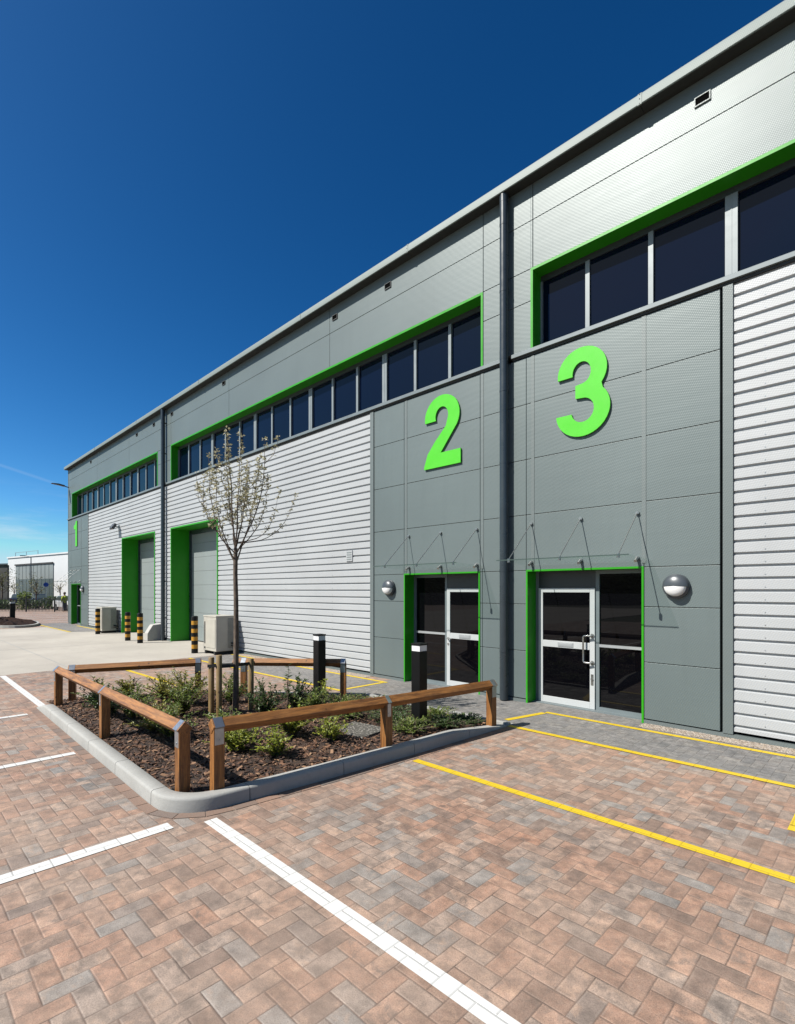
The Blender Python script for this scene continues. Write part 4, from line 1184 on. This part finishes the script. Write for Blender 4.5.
def far_tree(px, Z, h, r, label, mat, seed, trunk_h=.4, dens=260, lw=.16):
    rd = random.Random(seed); x, y = far(px, Z)
    t = thing('far_tree', label, 'tree', (x, y, 0), 'trees beyond the car park fence')
    w = MB(); w.tube([(0,0,-.05),(.03,.02,h*trunk_h),(0,.03,h*.75)], [.09,.065,.02], 8)
    lf = MB()
    for k in range(14):
        a = rd.uniform(0,6.28); z = h*rd.uniform(trunk_h*.9,.7); q = r*rd.uniform(.5,1.); tip = Vector((math.cos(a)*q, math.sin(a)*q, min(h*.97, z + h*rd.uniform(.12,.3))))
        p0 = Vector((.02,.02,z)); w.tube([p0, p0.lerp(tip,.5)+Vector((0,0,.1)), tip], [.03,.018,.006], 5)
        for _ in range(dens//14):
            s = rd.uniform(.3,1.05); p = p0.lerp(tip, s) + Vector((rd.gauss(0,r*.18), rd.gauss(0,r*.18), rd.gauss(0,r*.18)))
            d = Vector((rd.uniform(-1,1), rd.uniform(-1,1), rd.uniform(-.5,1)))
            leaf(lf, p, d, Vector((rd.uniform(-1,1), rd.uniform(-1,1), 1)), lw*rd.uniform(.7,1.4), lw*.6)
    o = w.build('trunk', M['bark'], None, smooth=60); o.parent = t
    o = lf.build('crown', mat, None, recalc=False); o.parent = t
far_tree(2, 55, 4.6, 1.5, 'leafy tree at the left edge beyond the fence', M['leaf_far'], 61, .35, 520)
far_tree(36, 62, 4.4, 1.1, 'thin brownish tree right of the street lamp, beyond the fence', M['leaf_far'], 62, .3, 300)
far_tree(60, 72, 4.0, 1.2, 'sparse young tree near the building corner, beyond the fence', M['leaf_olive'], 63, .4, 110)
far_tree(14, 80, 3.4, 1.2, 'sparse low tree left of the street lamp, beyond the fence', M['leaf_olive'], 64, .4, 120)
def hedge(px0, px1, Z, h, dep, label, seed, mat):
    rd = random.Random(seed); a = Vector(far(px0, Z)); b = Vector(far(px1, Z)); d = (b-a); n = Vector((-d.y,d.x)).normalized()
    lf = MB(); L = d.length
    for _ in range(int(L*h*dep*330)):
        s = rd.random(); q = rd.uniform(-dep/2, dep/2); z = h*rd.random()*(1 - .25*abs(q)/dep + .12*math.sin(s*L*2.1))
        p = a + d*s + n*q; dr = Vector((rd.uniform(-1,1), rd.uniform(-1,1), rd.uniform(-.3,1)))
        leaf(lf, Vector((p.x-a.x, p.y-a.y, z)), dr, Vector((rd.uniform(-1,1), rd.uniform(-1,1), 1)), rd.uniform(.16,.30), .15)
    o = lf.build('hedge', mat, None, recalc=False); o.location = (a.x, a.y, 0)
    return tag(o, label, 'hedge')
hedge(20, 30, 52, 1.6, 1.2, 'clipped green hedge beyond the fence, below the street lamp', 71, M['leaf_mid'])
hedge(-40, 14, 53, .95, 1.2, 'low green hedge beyond the fence at the left edge', 72, M['leaf_dark'])
hedge(31, 41, 55, .8, 1.0, 'low dark hedge beyond the fence, below the thin brownish tree', 74, M['leaf_dark'])
hedge(45, 58, 54, 1.2, 1.0, 'low green hedge beyond the fence, right of the blue sign', 73, M['leaf_dark'])
# blue round sign
sx, sy = far(46, 58); t = thing('road_sign', 'round blue road sign on a thin post beyond the fence', 'road sign', (sx, sy, 0))
w = MB(); w.tube([(sx,sy,-.05),(sx,sy,2.95)], .035, 8); w.build('post', M['galv'], t)
v = Vector((-sx,-sy)).normalized(); w = MB(); w.tube([(sx+v.x*.05, sy+v.y*.05, 2.6),(sx+v.x*.07, sy+v.y*.07, 2.6)], .25, 24); w.build('sign_face', M['blue_sign'], t)
# cars ----------------------------------------------------------
def car(px, Z, rz, mat, label, name='parked_car', van=False):
    x, y = far(px, Z); t = thing(name, label, 'car' if not van else 'van', (x, y, 0), None if van else None, rz)
    h = 1.45 if not van else 1.85
    low = [(-2.1,.32),(2.1,.32),(2.16,.55),(2.1,.78),(1.25,.93),(-1.95,.98),(-2.14,.80),(-2.15,.5)]
    roof = [(1.2,.935),(.45,h-.02),(-.2,h),(-1.3,h-.04),(-1.95,.985)]
    if van: roof = [(1.35,.935),(.85,h-.05),(.5,h),(-2.0,h),(-2.08,.985)]
    b = MB(); b.prism(low, 'y', -.86, .86); o = b.build('body', mat, None, bevel=.07); o.parent = t
    b = MB(); b.prism(roof, 'y', -.72, .72); o = b.build('cabin', M['shed_dark'] if not van else mat, None, bevel=.06); o.parent = t
    b = MB(); b.prism([(.5,h-.03),(.4,h+.015),(-1.2,h+.0),(-1.32,h-.05)], 'y', -.68, .68); o = b.build('roof', mat, None, bevel=.02); o.parent = t
    for sx_ in (-1.32, 1.32):
        for sy_ in (-1, 1):
            b = MB(); b.tube([(sx_, sy_*.70, .32),(sx_, sy_*.875, .32)], .32, 20); o = b.build('wheel', M['tyre'], None, smooth=40); o.parent = t
            c = MB(); c.tube([(sx_, sy_*.876, .32),(sx_, sy_*.885, .32)], .20, 16); q_ = c.build('rim', M['galv'], None); q_.parent = o
    for sy_ in (-1, 1):
        b = MB(); b.box(2.08,2.155,sy_*.62-.15,sy_*.62+.15,.62,.76); o = b.build('headlight', M['diffuser'], None); o.parent = t
        b = MB(); b.box(-2.165,-2.10,sy_*.68-.1,sy_*.68+.1,.66,.82); o = b.build('tail_light', M['car_red'], None); o.parent = t
    return t
car(38, 66, R(10), M['car_blue'], 'dark blue car parked beyond the fence, left of the blue sign')
car(21, 69, R(160), M['car_blue'], 'dark car parked beyond the fence and hedge, left of the street lamp')
car(71, 50.5, R(8), M['car_white'], 'white car half hidden behind the far corner of the building')

# a worker in a hi-vis jacket ------------------------------------
def person(px, Z, rz, label):
    x, y = far(px, Z); t = thing('person', label, 'person', (x, y, 0), None, rz)
    me = bpy.data.meshes.new('body')
    V = [(0,0,.93),(0,0,1.12),(0,0,1.36),(0,0,1.50),(0,.01,1.60),(0,.02,1.72),
         (.19,0,1.40),(.25,.03,1.14),(.22,.20,.95),(.21,.27,.88),
         (-.19,0,1.40),(-.25,.02,1.12),(-.24,.12,.90),(-.23,.17,.82),
         (.10,0,.88),(.12,.05,.50),(.12,-.02,.09),(.12,.14,.04),(-.10,0,.88),(-.11,-.02,.50),(-.12,-.10,.09),(-.12,.05,.04)]
    E_ = [(0,1),(1,2),(2,3),(3,4),(4,5),(2,6),(6,7),(7,8),(8,9),(2,10),(10,11),(11,12),(12,13),(0,14),(14,15),(15,16),(16,17),(0,18),(18,19),(19,20),(20,21)]
    rad = [.14,.135,.16,.06,.085,.09,.07,.05,.038,.04,.07,.05,.038,.04,.10,.07,.05,.045,.10,.07,.05,.045]
    me.from_pydata(V, E_, []); me.materials.append(M['skin'])
    o = bpy.data.objects.new('body', me); COL.objects.link(o); o.parent = t
    sk = o.modifiers.new('skin', 'SKIN')
    for i, r in enumerate(rad): me.skin_vertices[0].data[i].radius = (r, r)
    me.skin_vertices[0].data[0].use_root = True
    o.modifiers.new('sub', 'SUBSURF').levels = 1
    w = MB(); w.tube([(0,0,.80),(0,0,.95),(0,0,1.15),(0,0,1.36),(0,0,1.46)], [.19,.185,.18,.20,.11], 14)
    for s in (1,-1):
        w.tube([(s*.17,0,1.40),(s*.25,.025,1.14),(s*.225,.14 if s>0 else .10,.97)], [.095,.075,.06], 10)
    j = w.build('jacket', M['hivis'], None, smooth=60); j.parent = t
    w = MB(); w.tube([(.10,0,.90),(.12,.05,.50),(.12,-.02,.09)], [.125,.095,.075], 10); w.tube([(-.10,0,.90),(-.11,-.02,.50),(-.12,-.10,.09)], [.125,.095,.075], 10)
    j = w.build('trousers', M['cloth_dark'], None, smooth=60); j.parent = t
    w = MB(); w.tube([(0,-.005,1.63),(0,.0,1.72),(0,.0,1.80),(0,0,1.825)], [.105,.118,.085,.03], 12); j = w.build('hair', M['hair'], None, smooth=60); j.parent = t
person(64.6, 47.6, R(120), 'person in a yellow hi-vis jacket standing by the white car')

# ------------------------------------------------------------------ light, sky, camera
sd = Vector((.33,.754,-.90)).normalized()
sun = bpy.data.objects.new('sun', bpy.data.lights.new('sun', 'SUN')); COL.objects.link(sun)
sun.data.energy = 5.0; sun.data.angle = R(.5); sun.data.color = (1., .955, .88)
sun.rotation_euler = sd.to_track_quat('-Z', 'Y').to_euler(); sun.location = (-5,-15,20)
W = bpy.data.worlds.new('World'); S.world = W; W.use_nodes = True
nt = W.node_tree; bg = nt.nodes['Background']
sky = nt.nodes.new('ShaderNodeTexSky'); sky.sky_type = 'NISHITA'; sky.sun_disc = False
sky.sun_elevation = math.asin(-sd.z); sky.sun_rotation = math.atan2(-sd.x, -sd.y) % (2*math.pi)
sky.altitude = 0; sky.air_density = .6; sky.dust_density = .7; sky.ozone_density = 2.
# the photograph's polarised, saturated sky
hs = nt.nodes.new('ShaderNodeHueSaturation'); hs.inputs['Saturation'].default_value = 1.36
gm = nt.nodes.new('ShaderNodeGamma'); gm.inputs[1].default_value = 1.30
nt.links.new(sky.outputs[0], hs.inputs['Color']); nt.links.new(hs.outputs[0], gm.inputs[0])
# thin high cloud low in the sky and one vapour trail
def wmath(op, a, b=None):
    nd = nt.nodes.new('ShaderNodeMath'); nd.operation = op
    for k, v in enumerate((a, b)):
        if v is None: continue
        if hasattr(v, 'links'): nt.links.new(v, nd.inputs[k])
        else: nd.inputs[k].default_value = v
    return nd.outputs[0]
def wrange(v, a, b):
    nd = nt.nodes.new('ShaderNodeMapRange'); nd.interpolation_type = 'SMOOTHSTEP'; nt.links.new(v, nd.inputs[0]); nd.inputs[1].default_value = a; nd.inputs[2].default_value = b
    return nd.outputs[0]
wc = nt.nodes.new('ShaderNodeTexCoord').outputs['Generated']
mp = nt.nodes.new('ShaderNodeMapping'); mp.inputs['Scale'].default_value = (1.6, 1.6, 11); nt.links.new(wc, mp.inputs['Vector'])
wn = nt.nodes.new('ShaderNodeTexNoise'); wn.inputs['Scale'].default_value = 2.6; wn.inputs['Detail'].default_value = 7; wn.inputs['Roughness'].default_value = .6; nt.links.new(mp.outputs[0], wn.inputs['Vector'])
wz = nt.nodes.new('ShaderNodeSeparateXYZ'); nt.links.new(wc, wz.inputs[0])
band = wmath('MULTIPLY', wrange(wz.outputs[2], .0, .05), wrange(wz.outputs[2], .19, .06))
cl = wmath('MULTIPLY', wmath('MULTIPLY', wrange(wn.outputs[0], .50, .72), band), .42)
def wdir(px, py):
    v = Vector((px - CX, FPX, HY - py)); q = Vector((v.x, v.y)); return Vector((-q.dot(D1), q.dot(NV), v.z)).normalized()
tn = wdir(-6, 463).cross(wdir(48, 481)).normalized(); tm = wdir(15, 470)
def wdot(u):
    nd = nt.nodes.new('ShaderNodeVectorMath'); nd.operation = 'DOT_PRODUCT'; nt.links.new(wc, nd.inputs[0]); nd.inputs[1].default_value = u; return nd.outputs['Value']
trail = wmath('MULTIPLY', wmath('MULTIPLY', wrange(wmath('ABSOLUTE', wdot(tn)), .0035, .0005), wrange(wdot(tm), .9965, .9995)), .07)
cmx = nt.nodes.new('ShaderNodeMix'); cmx.data_type = 'RGBA'
nt.links.new(wmath('ADD', cl, trail), cmx.inputs[0]); dk = nt.nodes.new('ShaderNodeMix'); dk.data_type = 'RGBA'; dk.blend_type = 'DARKEN'; dk.inputs[0].default_value = 1
tn_ = nt.nodes.new('ShaderNodeMix'); tn_.data_type = 'RGBA'; tn_.blend_type = 'MULTIPLY'; tn_.inputs[0].default_value = 1
nt.links.new(gm.outputs[0], tn_.inputs[6]); tn_.inputs[7].default_value = (.98, 1.04, .84, 1)
nt.links.new(tn_.outputs[2], dk.inputs[6]); dk.inputs[7].default_value = (5.2, 6.2, 7.2, 1)     # no dazzling aureole round the sun
nt.links.new(dk.outputs[2], cmx.inputs[6]); cmx.inputs[7].default_value = (6.8, 7.2, 7.6, 1)
nt.links.new(cmx.outputs[2], bg.inputs[0])
bg.inputs[1].default_value = .064

cam = bpy.data.objects.new('camera', bpy.data.cameras.new('camera')); COL.objects.link(cam)
cam.location = (0, 0, EYE); cam.rotation_euler = (R(90), 0, math.asin(.70194))
cam.data.sensor_fit = 'HORIZONTAL'; cam.data.sensor_width = 36; cam.data.lens = FPX/795*36
cam.data.shift_y = (HY-512)/795; cam.data.clip_end = 3000; cam.data.clip_start = .05
S.camera = cam
S.view_settings.view_transform = 'Standard'; S.view_settings.look = 'None'; S.view_settings.exposure = .9; S.view_settings.gamma = 1
S.view_settings.use_curve_mapping = False
S.render.resolution_x = 795; S.render.resolution_y = 1024
